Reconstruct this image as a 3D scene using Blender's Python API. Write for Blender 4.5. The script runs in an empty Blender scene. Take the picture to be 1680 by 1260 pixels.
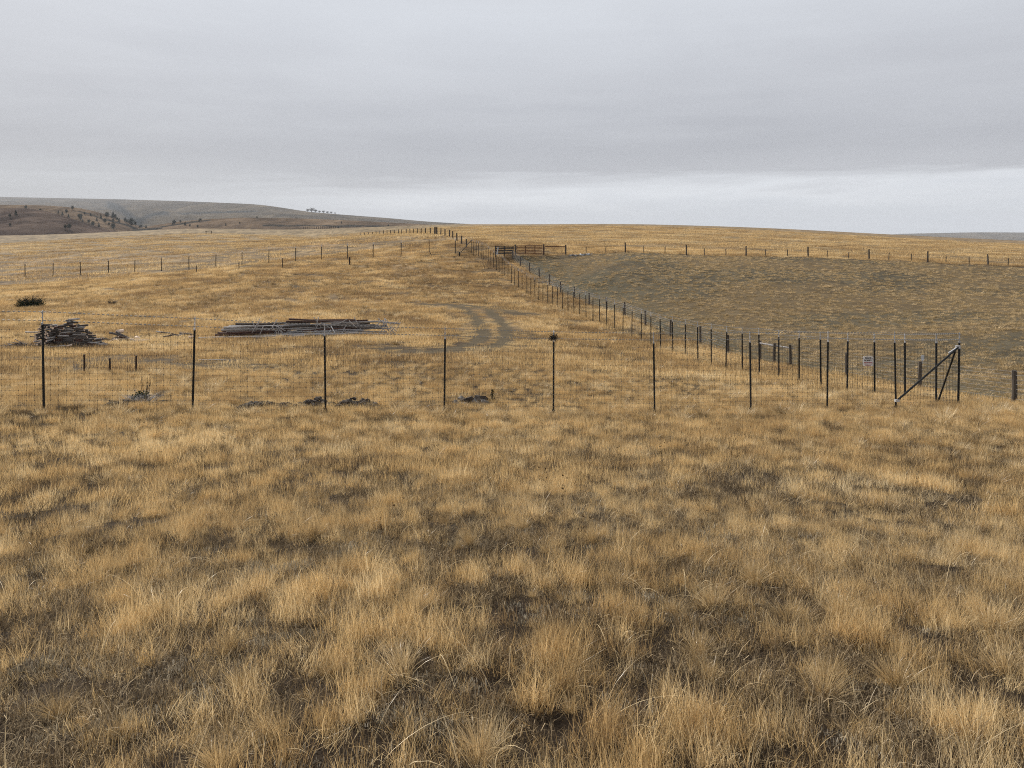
import bpy, math, random
import numpy as np
from mathutils import Vector, Matrix
SC = bpy.context.scene
COL = SC.collection
random.seed(7); RNG = np.random.default_rng(7)
R = math.radians
F = 1262.0; PITCH = R(0.5); YC = 385+1262*math.tan(R(0.5)); CZ = 1.65          # focal length (px of the 1680 wide photo), pitch, eye height

# ------------------------------------------------------------------ noise
def vnoise(x, y, seed=0):
    xi = np.floor(x).astype(np.int64); yi = np.floor(y).astype(np.int64)
    fx = x-xi; fy = y-yi
    fx = fx*fx*fx*(fx*(fx*6-15)+10); fy = fy*fy*fy*(fy*(fy*6-15)+10)
    def h(a, b):
        n = (a*374761393 + b*668265263 + seed*1442695041) & 0xffffffff
        n = ((n ^ (n >> 13))*1274126177) & 0xffffffff
        return ((n ^ (n >> 16)) & 0xffff)/65535.0
    a = h(xi, yi); b = h(xi+1, yi); c = h(xi, yi+1); d = h(xi+1, yi+1)
    return (a*(1-fx)+b*fx)*(1-fy)+(c*(1-fx)+d*fx)*fy
def fbm(x, y, sc, oct=4, seed=0):
    x = np.asarray(x, float)/sc; y = np.asarray(y, float)/sc
    s = 0; a = 1; t = 0
    for o in range(oct):
        s = s + a*vnoise(x+o*17.3, y-o*9.1, seed+o); t += a; a *= .55
        x = x*2.03+y*.31; y = y*2.03-x*.15
    return s/t
def sstep(a, b, x):
    t = np.clip((x-a)/(b-a), 0, 1); return t*t*(3-2*t)

# ------------------------------------------------------------------ terrain
def ray(x, y):
    xn = (x-840)/F; yn = (y-YC)/F
    return np.array([xn, math.cos(PITCH)-yn*math.sin(PITCH), -(math.sin(PITCH)+yn*math.cos(PITCH))])
def ctrl(x, y, Y):
    d = ray(x, y); d = d*(Y/d[1]); return (math.atan2(d[0], d[1]), math.hypot(d[0], d[1]), -d[2])
CT = []
for a in (-.7, -.45, -.2, 0, .2, .45, .7):
    CT += [(a, .6, 1.65), (a, 1.3, 1.65), (a, 2.2, 1.70), (a, 4, 2.0), (a, 8, 2.75)]
for c in [(-350,690,16.5),(72,678,18),(316,677,19.4),(534,676,20.9),(729,676,21.7),(908,676,22.4),(1074,677,22.7),(1232,674,23.2),(1357,673,23.5),(1470,671,23.8),(1572,666,25.2),(1780,668,27),
    (138,612,30),(600,612,31),(900,612,32),(100,571,45),(500,550,52),(-350,560,48),(800,540,58),(100,500,76),(600,490,80),
    (1434,647.5,29.8),(1347,636,33),(1246,616.5,39),(1145,592,47),(1052,560,57),(973,527,66),(914,506,76),(857,476,90),(814,443,103),(789,426,109),(774,417.5,113),
    (1664,663,29),(1509,641,35),(1297,601,46),(1195,582,51),(1059,535,65),(966,501,80),(920,480,90),(854,437,104),
    (845,419,109),(961,417,112),(1126,418,111),(1326,422,109),(1522,430,106),(1660,437,104),(1900,445,100),
    (1680,560,48),(1450,540,58),(1250,490,75),(1500,480,80),(1680,490,74),(1000,440,95),
    (-350,470,120),(41,455,122),(265,445,121),(441,432,119),(612,423,116),(747,418,113.5),
    (730,387,142),(715,384.5,158),(666,384,200),(620,385,260),(591,387,300),(765,404,118),
    (0,425,175),(0,400,270),(-350,392,350),(330,410,185),(330,390,270),(525,391,300),
    (850,398,150),(1000,398,150),(1300,404,150),(1600,420,140),]:
    CT.append(ctrl(*c))
SKY = [(-150,388.5),(0,387.5),(150,383),(330,376),(450,378),(560,376),(640,373),(680,371),(760,368.7),(850,368.7),(940,368.0),(1060,368.7),(1150,371),(1245,374.2),(1340,378.7),(1430,383.5),(1550,389.5),(1680,395.5),(1850,401)]
for x, y in SKY:
    e = 1.0 if x > 700 else .6
    CT += [ctrl(x, y+(.1 if x > 0 else 0), 430), ctrl(x, y+1.6*e, 340 if x > 700 else 350)]
    CT.append((math.atan2((x-840)/F, 1), 700*math.hypot(1, (x-840)/F), (y-385)/F*700+16))
CT = np.array(CT)
KA = 2.2
def _feat(a, r): return np.stack([np.asarray(a)*KA, np.log(np.asarray(r))], -1)
_P = _feat(CT[:, 0], CT[:, 1]); _n = len(_P)
def _k(d2): return .5*d2*np.log(d2+1e-12)
_D2 = ((_P[:, None]-_P[None])**2).sum(-1)
_A = np.zeros((_n+3, _n+3)); _A[:_n, :_n] = _k(_D2)+np.eye(_n)*2e-5
_A[:_n, _n] = 1; _A[:_n, _n+1:] = _P; _A[_n, :_n] = 1; _A[_n+1:, :_n] = _P.T
# interpolate the depression tangent so that the fit error stays small at every distance
_W = np.linalg.solve(_A, np.concatenate([CT[:, 2]/CT[:, 1], np.zeros(3)]))
def _drop(a, r):
    a = np.clip(a, -.82, .82)
    r0 = np.minimum(r, 760); q = _feat(a, r0); out = np.empty(q.shape[0])
    for s in range(0, len(q), 20000):
        p = q[s:s+20000]; d2 = ((p[:, None]-_P[None])**2).sum(-1)
        out[s:s+20000] = _k(d2)@_W[:_n]+_W[_n]+p@_W[_n+1:]
    return out*r0+np.minimum((r-r0)*.02, 60)
def H(X, Y):
    X = np.atleast_1d(np.asarray(X, float)); Y = np.atleast_1d(np.asarray(Y, float))
    r = np.maximum(np.hypot(X, Y), .6); a = np.arctan2(X, Y)
    d = _drop(a, r); m = sstep(.9, 2.2, np.abs(a))
    if m.max() > 0: d = d*(1-m)+_drop(a*0, r)*m
    z = CZ-d
    near = 1-sstep(20, 60, r)
    z = z+(fbm(X, Y, .55, 3, 5)-.5)*.10*near*sstep(.5, 2, r)
    z = z+(fbm(X, Y, 6, 3, 9)-.5)*.22*sstep(12, 45, r)*(1-sstep(150, 400, r))
    return z
def h1(x, y): return float(H([x], [y])[0])
def at(px, Y):
    """ground point at forward distance Y under picture column px"""
    X = (px-840)/F*Y
    for _ in range(6):
        z = h1(X, Y); X = (px-840)/F*(Y*math.cos(PITCH)+(CZ-z)*math.sin(PITCH))
    return Vector((X, Y, h1(X, Y)))
def hit(px, py):
    """ground point seen at a pixel"""
    d = ray(px, py); t = np.geomspace(1.2, 900, 1500)
    P = d[None]*t[:, None]; z = H(P[:, 0], P[:, 1]); b = np.nonzero(P[:, 2]+CZ < z)[0]
    i = b[0] if len(b) else len(t)-1
    return Vector((P[i, 0], P[i, 1], z[i]))

# ------------------------------------------------------------------ materials
def mat(name):
    m = bpy.data.materials.new(name); m.use_nodes = True; nt = m.node_tree; nt.nodes.clear()
    o = nt.nodes.new('ShaderNodeOutputMaterial'); return m, nt, o
class N:
    def __init__(s, nt): s.nt = nt
    def n(s, t, **k):
        nd = s.nt.nodes.new(t)
        for a, b in k.items(): setattr(nd, a, b)
        return nd
    def l(s, a, b): s.nt.links.new(a, b)
    def noise(s, vec, scale, detail=4, rough=.6, dist=0):
        t = s.n('ShaderNodeTexNoise'); t.inputs['Scale'].default_value = scale; t.inputs['Detail'].default_value = detail
        t.inputs['Roughness'].default_value = rough; t.inputs['Distortion'].default_value = dist
        if vec is not None: s.l(vec, t.inputs['Vector'])
        return t.outputs['Fac']
    def ramp(s, fac, stops, interp='LINEAR'):
        r = s.n('ShaderNodeValToRGB'); r.color_ramp.interpolation = interp; e = r.color_ramp.elements
        while len(e) < len(stops): e.new(.5)
        for i, (p, c) in enumerate(stops):
            e[i].position = p; e[i].color = (*c, 1) if len(c) == 3 else c
        s.l(fac, r.inputs['Fac']); return r.outputs['Color']
    def mix(s, f, a, b, mode='MIX'):
        m = s.n('ShaderNodeMix', data_type='RGBA', blend_type=mode)
        for v, i in ((f, 0), (a, 6), (b, 7)):
            if isinstance(v, (int, float)): m.inputs[i].default_value = v
            elif isinstance(v, tuple): m.inputs[i].default_value = (*v, 1)
            else: s.l(v, m.inputs[i])
        return m.outputs[2]
    def math(s, op, a, b=0.0, clamp=False):
        m = s.n('ShaderNodeMath', operation=op, use_clamp=clamp)
        for v, i in ((a, 0), (b, 1)):
            if isinstance(v, (int, float)): m.inputs[i].default_value = v
            else: s.l(v, m.inputs[i])
        return m.outputs[0]
def simple(name, c1, c2, scale=8, rough=.8, metal=0, stretch=(1, 1, 1), bump=.3, spec=.3):
    m, nt, o = mat(name); g = N(nt); tc = g.n('ShaderNodeTexCoord'); mp = g.n('ShaderNodeMapping')
    mp.inputs['Scale'].default_value = stretch; g.l(tc.outputs['Object'], mp.inputs['Vector'])
    oi = g.n('ShaderNodeObjectInfo'); vm = g.n('ShaderNodeVectorMath', operation='ADD')
    g.l(mp.outputs['Vector'], vm.inputs[0]); g.l(oi.outputs['Random'], vm.inputs[1])
    f = g.noise(vm.outputs[0], scale, 5, .65)
    c = g.ramp(f, [(.3, c1), (.7, c2)])
    br = g.math('MULTIPLY_ADD', oi.outputs['Random'], .5); br.node.inputs[2].default_value = .75
    cm = g.n('ShaderNodeVectorMath', operation='SCALE'); g.l(c, cm.inputs[0]); g.l(br, cm.inputs['Scale'])
    b = g.n('ShaderNodeBsdfPrincipled'); g.l(cm.outputs[0], b.inputs['Base Color'])
    b.inputs['Roughness'].default_value = rough; b.inputs['Metallic'].default_value = metal
    b.inputs['Specular IOR Level'].default_value = spec
    if bump:
        bp = g.n('ShaderNodeBump'); bp.inputs['Strength'].default_value = bump; bp.inputs['Distance'].default_value = .01
        g.l(f, bp.inputs['Height']); g.l(bp.outputs[0], b.inputs['Normal'])
    g.l(b.outputs[0], o.inputs['Surface']); return m
M = {}
M['post'] = simple('dark_painted_steel', (.012,.013,.014), (.03,.03,.028), 14, .6, .3)
M['rust'] = simple('rusty_steel_post', (.05,.025,.015), (.03,.022,.018), 14, .8, .2)
M['galv'] = simple('galvanised_steel', (.45,.46,.48), (.62,.63,.65), 20, .45, .5)
M['wire'] = simple('grey_wire', (.30,.30,.29), (.42,.42,.41), 20, .5, .4, bump=0)
M['darkwire'] = simple('dark_fence_wire', (.05,.045,.04), (.09,.08,.07), 20, .6, .3, bump=0)
M['oldwood'] = simple('weathered_post_wood', (.045,.036,.028), (.12,.1,.08), 6, .9, 0, (3, 3, .4))
M['brownwood'] = simple('brown_gate_wood', (.10,.045,.022), (.17,.08,.04), 6, .85, 0, (.5, 3, 3))
M['blackwood'] = simple('dark_panel_steel', (.02,.02,.022), (.05,.05,.052), 6, .8, .2)
M['greylog'] = simple('grey_weathered_log', (.20,.19,.185), (.55,.53,.52), 9, .9, 0, (.4, 3, 3), .5)
M['darklog'] = simple('dark_bark_log', (.04,.034,.031), (.19,.165,.15), 9, .9, 0, (.4, 3, 3), .6)
M['redlog'] = simple('reddish_bark_log', (.06,.03,.022), (.12,.07,.055), 9, .9, 0, (.4, 3, 3), .6)
M['cutwood'] = simple('pale_cut_wood', (.62,.47,.36), (.80,.66,.54), 14, .85, 0, bump=.2)
M['strap'] = simple('white_strap', (.7,.7,.68), (.8,.8,.78), 10, .5, 0, bump=0)
M['signwhite'] = simple('sign_white', (.87,.87,.87), (.9,.9,.9), 3, .4, 0, bump=0)
M['signblack'] = simple('sign_black', (.01,.01,.012), (.02,.02,.022), 3, .5, 0, bump=0)
M['signred'] = simple('sign_red', (.25,.012,.02), (.32,.02,.03), 3, .5, 0, bump=0)
M['palegrey'] = simple('pale_grey_plastic', (.42,.45,.48), (.5,.52,.55), 3, .5, 0, bump=0)
M['soil'] = simple('dark_dug_soil', (.022,.018,.015), (.09,.07,.055), 12, .95, 0, bump=.8)
M['rock'] = simple('grey_field_stone', (.09,.085,.08), (.26,.24,.22), 6, .9, 0, bump=.8)
M['twig'] = simple('dead_twig', (.05,.035,.025), (.13,.09,.06), 10, .9, 0, bump=0)
M['darktwig'] = simple('dark_twig', (.01,.009,.008), (.03,.026,.02), 10, .9, 0, bump=0)
M['trunk'] = simple('bark', (.04,.03,.022), (.09,.07,.05), 3, .9, 0, (2, 2, .4))

def leafmat(name, cols, transl=.35, instancer=True, gloss=0.0, rnd=.35):
    """thin blades: tint picks the hue, each clump and each blade varies a little"""
    m, nt, o = mat(name); g = N(nt)
    at_ = g.n('ShaderNodeAttribute', attribute_type='INSTANCER' if instancer else 'GEOMETRY', attribute_name='tint')
    bl = g.n('ShaderNodeAttribute', attribute_type='GEOMETRY', attribute_name='blade')
    f = g.math('ADD', g.math('MULTIPLY', at_.outputs['Fac'], .72), g.math('MULTIPLY', bl.outputs['Fac'], .28))
    c = g.ramp(f, cols)
    v = g.math('ADD', g.math('MULTIPLY', bl.outputs['Fac'], rnd*2), 1-rnd)
    cm = g.n('ShaderNodeVectorMath', operation='SCALE'); g.l(c, cm.inputs[0]); g.l(v, cm.inputs['Scale'])
    d = g.n('ShaderNodeBsdfDiffuse'); t = g.n('ShaderNodeBsdfTranslucent'); ms = g.n('ShaderNodeMixShader')
    g.l(cm.outputs[0], d.inputs['Color']); g.l(cm.outputs[0], t.inputs['Color']); ms.inputs[0].default_value = transl
    g.l(d.outputs[0], ms.inputs[1]); g.l(t.outputs[0], ms.inputs[2]); out = ms.outputs[0]
    if gloss:
        gl = g.n('ShaderNodeBsdfGlossy'); gl.inputs['Roughness'].default_value = .35; gl.inputs['Color'].default_value = (.8,.8,.8,1)
        m2 = g.n('ShaderNodeMixShader'); m2.inputs[0].default_value = gloss; g.l(out, m2.inputs[1]); g.l(gl.outputs[0], m2.inputs[2]); out = m2.outputs[0]
    g.l(out, o.inputs['Surface']); return m
GRASSC = [(0, (.20,.13,.07)), (.3, (.43,.29,.14)), (.55, (.65,.46,.215)), (.8, (.82,.63,.35)), (1, (.82,.68,.43))]
M['grass'] = leafmat('dry_golden_grass', GRASSC, .35, True, .03, .48)
M['tussock'] = leafmat('pale_bunch_grass', [(0, (.22,.155,.08)), (.4, (.52,.375,.185)), (1, (.84,.68,.42))], .3, True, .04)
M['litter'] = leafmat('grey_ground_litter', [(0, (.07,.05,.033)), (.5, (.19,.14,.085)), (1, (.50,.40,.26))], .1, True, 0, .5)
M['lichen'] = leafmat('whitish_lichen', [(0, (.22,.195,.14)), (1, (.60,.54,.43))], .1)
M['pasturetuft'] = leafmat('grazed_tufts', [(0, (.22,.17,.09)), (.5, (.46,.34,.18)), (1, (.72,.56,.34))], .3)
M['weed'] = leafmat('dead_weed_stalk', [(0, (.025,.018,.013)), (1, (.10,.06,.035))], .0)
M['needle'] = leafmat('dark_needles', [(0, (.018,.026,.014)), (1, (.05,.065,.035))], .1, False)
M['olive'] = leafmat('olive_shrub_leaf', [(0, (.05,.06,.03)), (1, (.16,.15,.08))], .2, False)
M['misttree'] = leafmat('mist_paled_crown', [(0, (.28,.28,.27)), (1, (.42,.42,.41))], .1, False)  # crown colour lightened to imitate mist in front of the far trees

# ------------------------------------------------------------------ helpers
def link(o): COL.objects.link(o); return o
def tag(o, label=None, cat=None, group=None, kind=None):
    for k, v in (('label', label), ('category', cat), ('group', group), ('kind', kind)):
        if v: o[k] = v
    return o
def empty(name, loc, label, cat, group=None, rz=0):
    o = bpy.data.objects.new(name, None); o.empty_display_size = .3; o.location = loc; o.rotation_euler = (0, 0, rz)
    return tag(link(o), label, cat, group)
def mesh(name, V, Fc, m=None, parent=None, smooth=False, loc=None, do_link=True):
    me = bpy.data.meshes.new(name); me.from_pydata([tuple(v) for v in V], [], Fc); me.update()
    if m: me.materials.append(m)
    if smooth: me.polygons.foreach_set('use_smooth', [True]*len(me.polygons))
    o = bpy.data.objects.new(name, me)
    if do_link: link(o)
    if parent: o.parent = parent
    if loc is not None: o.location = loc
    return o
class MB:
    """collects shapes; build() makes ONE mesh object"""
    def __init__(s): s.v = []; s.f = []
    def add(s, V, Fc):
        b = len(s.v); s.v += [tuple(p) for p in V]; s.f += [tuple(i+b for i in q) for q in Fc]; return s
    def tube(s, pts, rad, n=6, cap=True):
        pts = [Vector(p) for p in pts]; rad = rad if isinstance(rad, (list, tuple)) else [rad]*len(pts)
        b = len(s.v); up = None
        for i, p in enumerate(pts):
            t = (pts[min(i+1, len(pts)-1)]-pts[max(i-1, 0)]).normalized()
            if up is None: up = t.orthogonal().normalized()
            a = (up-t*up.dot(t)).normalized(); up = a; c = t.cross(a)
            for k in range(n):
                w = 2*math.pi*k/n+.4; s.v.append(tuple(p+(a*math.cos(w)+c*math.sin(w))*rad[i]))
        for i in range(len(pts)-1):
            for k in range(n):
                k2 = (k+1) % n; s.f.append((b+i*n+k, b+i*n+k2, b+(i+1)*n+k2, b+(i+1)*n+k))
        if cap: s.f.append(tuple(b+k for k in range(n))[::-1]); s.f.append(tuple(b+(len(pts)-1)*n+k for k in range(n)))
        return s
    def box(s, c, d, rot=None):
        c = Vector(c); P = []
        for z in (-1, 1):
            for x, y in ((-1, -1), (1, -1), (1, 1), (-1, 1)):
                q = Vector((x*d[0]/2, y*d[1]/2, z*d[2]/2)); q = rot@q if rot else q; P.append(c+q)
        return s.add(P, [(3,2,1,0),(4,5,6,7),(0,1,5,4),(1,2,6,5),(2,3,7,6),(3,0,4,7)])
    def prism(s, outline, z0, z1):
        n = len(outline); b = len(s.v)
        for z in (z0, z1): s.v += [(x, y, z) for x, y in outline]
        s.f += [(b+k, b+(k+1) % n, b+n+(k+1) % n, b+n+k) for k in range(n)]
        s.f += [tuple(b+k for k in range(n))[::-1], tuple(b+n+k for k in range(n))]; return s
    def rock(s, c, r, sq=(1, 1, .6), seed=0):
        rr = random.Random(seed); c = Vector(c); V = []; n, mm = 8, 5
        ph = [rr.uniform(0, 6) for _ in range(4)]
        for i in range(mm+1):
            th = math.pi*i/mm
            for k in range(n):
                a = 2*math.pi*k/n; q = Vector((math.sin(th)*math.cos(a)*sq[0], math.sin(th)*math.sin(a)*sq[1], math.cos(th)*sq[2]))
                w = r*(1+.28*math.sin(3*q.x+ph[0]+2*q.z)+.2*math.sin(5*q.y+ph[1]))*(1+rr.uniform(-.12, .12)*(0 < i < mm))
                V.append(c+q*w)
        return s.add(V, [(i*n+k, i*n+(k+1) % n, (i+1)*n+(k+1) % n, (i+1)*n+k) for i in range(mm) for k in range(n)])
    def build(s, name, m, parent=None, smooth=False, loc=None): return mesh(name, s.v, s.f, m, parent, smooth, loc)
def copy_part(src, parent, loc=None, rot=None):
    c = src.copy(); link(c); c.parent = parent
    if loc is not None: c.location = loc
    if rot is not None: c.rotation_euler = rot
    for ch in src.children: 
        d = ch.copy(); link(d); d.parent = c
    return c
def copy_tree(o, parent=None):
    c = o.copy(); link(c); c.parent = parent
    for ch in o.children: copy_tree(ch, c)
    return c

# ------------------------------------------------------------------ zones
# wire fence with wooden posts, right of the tall mesh fence: (column, forward distance)
WOOD = [(1664,29),(1509,35),(1389,41),(1297,46),(1270,47),(1247,48.3),(1195,51),(1149,56),(1100,60),(1059,65),(1025,70.5),(995.6,75),(966.6,80),(942,85),(920,90),(902,94),(885,97.5),(869,100.5),(854,104),(841,107)]
WP = [at(1815, 24.5)]+[at(*c) for c in WOOD]
PB = [at(x, Y) for x, Y in ((845,109),(961,112),(1126,111),(1326,109),(1522,106),(1660,104),(1900,100),(2300,92))]
wy = np.array([-30, 10]+[p.y for p in WP]); wx = np.array([24, 22]+[p.x for p in WP])
bx = np.array([p.x for p in PB]); by = np.array([p.y for p in PB])
def wood_x(Y): return np.interp(Y, wy, wx)
def back_y(X): return np.interp(X, bx, by)
def pasture(X, Y):
    w = (fbm(X, Y, 2.5, 3, 31)-.5)*1.4
    return sstep(-.2, .8, X-wood_x(Y)+w*.4)*sstep(-.3, 1.2, back_y(X)-Y+w)*(Y < 125)*(Y > -40)
TRACKS = [[hit(*q) for q in pl] for pl in (
    [(700,500),(735,500),(759,504),(775,517),(787,531),(792,546),(785,560),(765,569),(720,576)],
    [(760,501),(800,507),(817,523),(828,537),(829,553),(819,565),(799,571),(740,577),(690,579)],)]
STREAK = [[hit(*p) for p in pl] for pl in (
    [(765,503),(800,504),(852,516)],[(370,598),(430,606),(500,612)],[(60,588),(150,590),(300,597)],[(640,575),(700,577),(760,574)])]
def polydist(X, Y, pl):
    d = np.full(X.shape, 1e9)
    for a, b in zip(pl[:-1], pl[1:]):
        ax, ay, ux, uy = a.x, a.y, b.x-a.x, b.y-a.y; L = ux*ux+uy*uy+1e-9
        t = np.clip(((X-ax)*ux+(Y-ay)*uy)/L, 0, 1); d = np.minimum(d, np.hypot(X-ax-t*ux, Y-ay-t*uy))
    return d
def track(X, Y):
    m = np.zeros(X.shape)
    for pl in TRACKS: m = np.maximum(m, 1-sstep(.28, .75, polydist(X, Y, pl)+(fbm(X, Y, 1.1, 3, 77)-.5)*.4))
    for pl in STREAK: m = np.maximum(m, .55*(1-sstep(.4, 1.9, polydist(X, Y, pl)+(fbm(X, Y, 1.3, 3, 78)-.5)*2.2)))
    return m
# bare and lush spots of the foreground: (column, row, radius m)
BARE = [(30,960,.45),(60,1020,.4),(30,1120,.5),(170,1180,.45),(300,1150,.35),(480,1150,.25),(700,1110,.28),(370,895,.6),(480,905,.45),(620,890,.3),(770,900,.5),(520,1040,.12),
        (100,990,.3),(1110,935,.35),(1250,1030,.28),(1180,1030,.2),(1420,1185,.30),(1480,1190,.2),(1650,1150,.25),(1060,1140,.25),(880,1190,.15),(980,895,.35),(1200,810,.6),(1430,740,.9),(1330,740,.7),(1560,940,.5),
        (330,1240,.3),(90,1240,.35),(640,1180,.2),(760,860,.5),(860,1085,.2),(1490,900,.5),(1330,890,.35),(210,870,.5),(120,900,.4),(1130,880,.4),(560,820,.6),(950,760,.8),(1650,1010,.3)]
BARE += [(420,668,.5),(460,668,.5),(505,667,.6),(530,668,.4),(585,668,.6),(610,669,.3),(770,664,.5),(795,664,.4),(205,664,.4),(260,665,.4),(235,664,.4)]
LUSH = [(500,985,.65),(330,1000,.5),(440,1040,.35),(650,960,.5),(1180,950,.45),(900,940,.4),(1480,1105,.22),(1390,1040,.3),(1580,890,.25),(900,1130,.45),(1180,1150,.4),(1250,1230,.3),
        (1650,1080,.25),(1300,960,.4),(1060,1040,.4),(760,1000,.5),(1000,1220,.4),(240,1080,.25),(1550,1010,.4),(800,750,2),(300,740,2),(1560,800,1.2),(1100,740,1.2),(900,790,1.2)]
BAREP = [(hit(x, y), r) for x, y, r in BARE]; LUSHP = [(hit(x, y), r) for x, y, r in LUSH]
def spots(X, Y, L, sd):
    w = (fbm(X, Y, .35, 3, sd)-.5)*.9; m = np.zeros(X.shape)
    for p, r in L: m = np.maximum(m, 1-sstep(.45, 1.15, np.hypot(X-p.x, (Y-p.y)*.8)/(r*.72)+w))
    return m
def nearby_track(X, Y):
    m = np.zeros(X.shape)
    for pl in TRACKS: m = np.maximum(m, 1-sstep(1.3, 2.6, polydist(X, Y, pl)))
    for pl in STREAK: m = np.maximum(m, .8*(1-sstep(1.8, 3.4, polydist(X, Y, pl))))
    return m
def cover(X, Y):
    """0 bare .. 1 thick golden grass"""
    rr = np.hypot(X, Y)
    c = fbm(X, Y, .42, 4, 11)*.5+fbm(X, Y, 1.3, 3, 13)*.3+fbm(X, Y, 5, 3, 12)*.2
    c = sstep(.33, .56, c)
    c = c*.75+.25*sstep(9, 22, rr)
    c = c*(1-.5*sstep(24, 40, rr)*sstep(.50, .66, fbm(X, Y, 2.6, 5, 71)))
    near = rr < 27
    if near.any():
        b = spots(X[near], Y[near], BAREP, 21); l = spots(X[near], Y[near], LUSHP, 22)
        c[near] = np.clip(c[near]+l*.55, 0, 1)*(1-b*.85)
    c = c*(1-.85*track(X, Y))
    return c
def hue(X, Y):
    """0 brown-grey .. 1 pale straw: large soft colour patches"""
    r = np.hypot(X, Y)
    t = fbm(X, Y, 2.2, 4, 41)*.5+fbm(X, Y, 11, 4, 42)*.5
    return np.clip((t-.5)*2.3+.5, 0, 1)

# ------------------------------------------------------------------ ground
def build_ground():
    rs = [0.25, .5, .8, 1.1]; r = 1.3
    while r < 150: rs.append(r); r *= 1.0085
    while r < 700: rs.append(r); r *= 1.02
    while r < 14000: rs.append(r); r *= 1.09
    rs.append(14000); rs = np.array(rs)
    a_in = np.linspace(-R(43), R(43), 620); a_out = np.linspace(R(43), R(317), 64)[1:-1]
    az = np.concatenate([a_in, a_out]); na, nr = len(az), len(rs)
    A, Rr = np.meshgrid(az, rs); X = (Rr*np.sin(A)).ravel(); Y = (Rr*np.cos(A)).ravel()
    Aw = (A.ravel()+math.pi) % (2*math.pi)-math.pi
    Z = H(X, Y)
    V = np.stack([X, Y, Z], -1); V = np.concatenate([V, [[0, 0, h1(0, .01)]]])
    i = np.arange(nr-1)[:, None]*na; k = np.arange(na)[None]; k2 = (k+1) % na
    Q = np.stack([i+k, i+na+k, i+na+k2, i+k2], -1).reshape(-1, 4)
    c = len(V)-1; T = np.array([(c, kk, (kk+1) % na) for kk in range(na)])
    me = bpy.data.meshes.new('ground'); me.vertices.add(len(V)); me.vertices.foreach_set('co', V.ravel())
    nl = Q.size+T.size; me.loops.add(nl); me.loops.foreach_set('vertex_index', np.concatenate([Q.ravel(), T.ravel()]))
    me.polygons.add(len(Q)+len(T)); st = np.concatenate([np.arange(len(Q))*4, Q.size+np.arange(len(T))*3])
    me.polygons.foreach_set('loop_start', st); me.polygons.foreach_set('use_smooth', [True]*(len(Q)+len(T)))
    me.update(calc_edges=True); me.validate()
    # colours of the soil and of the far grass cover
    rad = np.hypot(X, Y)
    soil = np.array([.032,.022,.014]); gold = np.array([.345,.25,.135]); brown = np.array([.25,.165,.085])
    h = hue(X, Y)[:, None]; far = sstep(15, 90, rad)[:, None]; cv = cover(X, Y)[:, None]
    big = sstep(.35, .65, fbm(X, Y*1.0, 16, 4, 55))[:, None]
    mid = sstep(.4, .6, fbm(X, Y, 3.2, 4, 57))[:, None]
    grass = brown*(1-h)+gold*h
    grass = grass*(.60+.45*mid)*(.80+.25*big)
    ff = sstep(118, 160, rad)[:, None]
    gfar = np.array([.34,.245,.125])*(.62+.55*fbm(X*.35, Y, 26, 4, 58)[:, None]+.10*mid)
    brn = np.array([.25,.18,.115])
    band = sstep(230, 480, rad)[:, None]*.8
    gfar = gfar*(1-band)+brn*band
    right = (X/np.maximum(Y, 1) > -.06)[:, None]*1.0
    grass = grass*(1-ff*right)+gfar*ff*right
    lf = (sstep(140, 320, rad)[:, None]*(1-right))
    grass = grass*(1-lf)+(np.array([.30,.225,.13])*(.8+.3*mid*big))*lf
    col = soil*(1-far)+(grass*(.35+.65*cv)+soil*.25)*far
    pm = pasture(X, Y)[:, None]
    pn = fbm(X, Y, 1.4, 4, 61)[:, None]; pb = sstep(.35, .65, fbm(X, Y, 9, 3, 62))[:, None]
    edge = (1-sstep(0, 9, X-wood_x(Y)))[:, None]
    pcol = np.array([.096,.080,.052])*(.4+1.1*pn)*(1-.3*pb)+np.array([.07,.045,.02])*pb
    pcol = pcol*(1-.55*edge)+np.array([.075,.076,.052])*edge*.55
    top = sstep(6, 1, back_y(X)-Y)[:, None]
    pcol = pcol*(1-.1*top)
    col = col*(1-pm)+pcol*pm
    tm = track(X, Y)[:, None]*.82
    col = col*(1-tm)+np.array([.105,.082,.048])*tm
    # bare disturbed ground along the pasture's upper fence
    e2 = (np.exp(-((Y-back_y(X))/.8)**2)*(X > 4)*(X > 0))[:, None]*.7*sstep(8, 30, X)[:, None]
    col = col*(1-e2)+np.array([.075,.055,.04])*e2
    col = np.concatenate([col, [soil]]); col = np.clip(col, 0, 1)
    ca = me.color_attributes.new('base', 'FLOAT_COLOR', 'POINT')
    ca.data.foreach_set('color', np.concatenate([col, np.ones((len(col), 1))], 1).ravel())
    m, nt, o = mat('prairie_ground'); g = N(nt)
    at_ = g.n('ShaderNodeAttribute', attribute_name='base'); geo = g.n('ShaderNodeNewGeometry'); P = geo.outputs['Position']
    n1 = g.noise(P, 9, 6, .75); n2 = g.noise(P, .9, 6, .7); n3 = g.noise(P, 45, 3, .7)
    c = g.mix(1.0, at_.outputs['Color'], g.ramp(n1, [(.25, (.45,.42,.40)), (.5, (1,1,1)), (.75, (1.7,1.65,1.55))]), 'MULTIPLY')
    c = g.mix(.8, c, g.ramp(n2, [(.3, (.62,.62,.62)), (.7, (1.3,1.3,1.3))]), 'MULTIPLY')
    b = g.n('ShaderNodeBsdfPrincipled'); g.l(c, b.inputs['Base Color']); b.inputs['Roughness'].default_value = .95; b.inputs['Specular IOR Level'].default_value = .1
    bp = g.n('ShaderNodeBump'); bp.inputs['Strength'].default_value = .8; bp.inputs['Distance'].default_value = .05
    g.l(g.math('ADD', n1, g.math('MULTIPLY', n3, .4)), bp.inputs['Height']); g.l(bp.outputs[0], b.inputs['Normal'])
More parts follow.
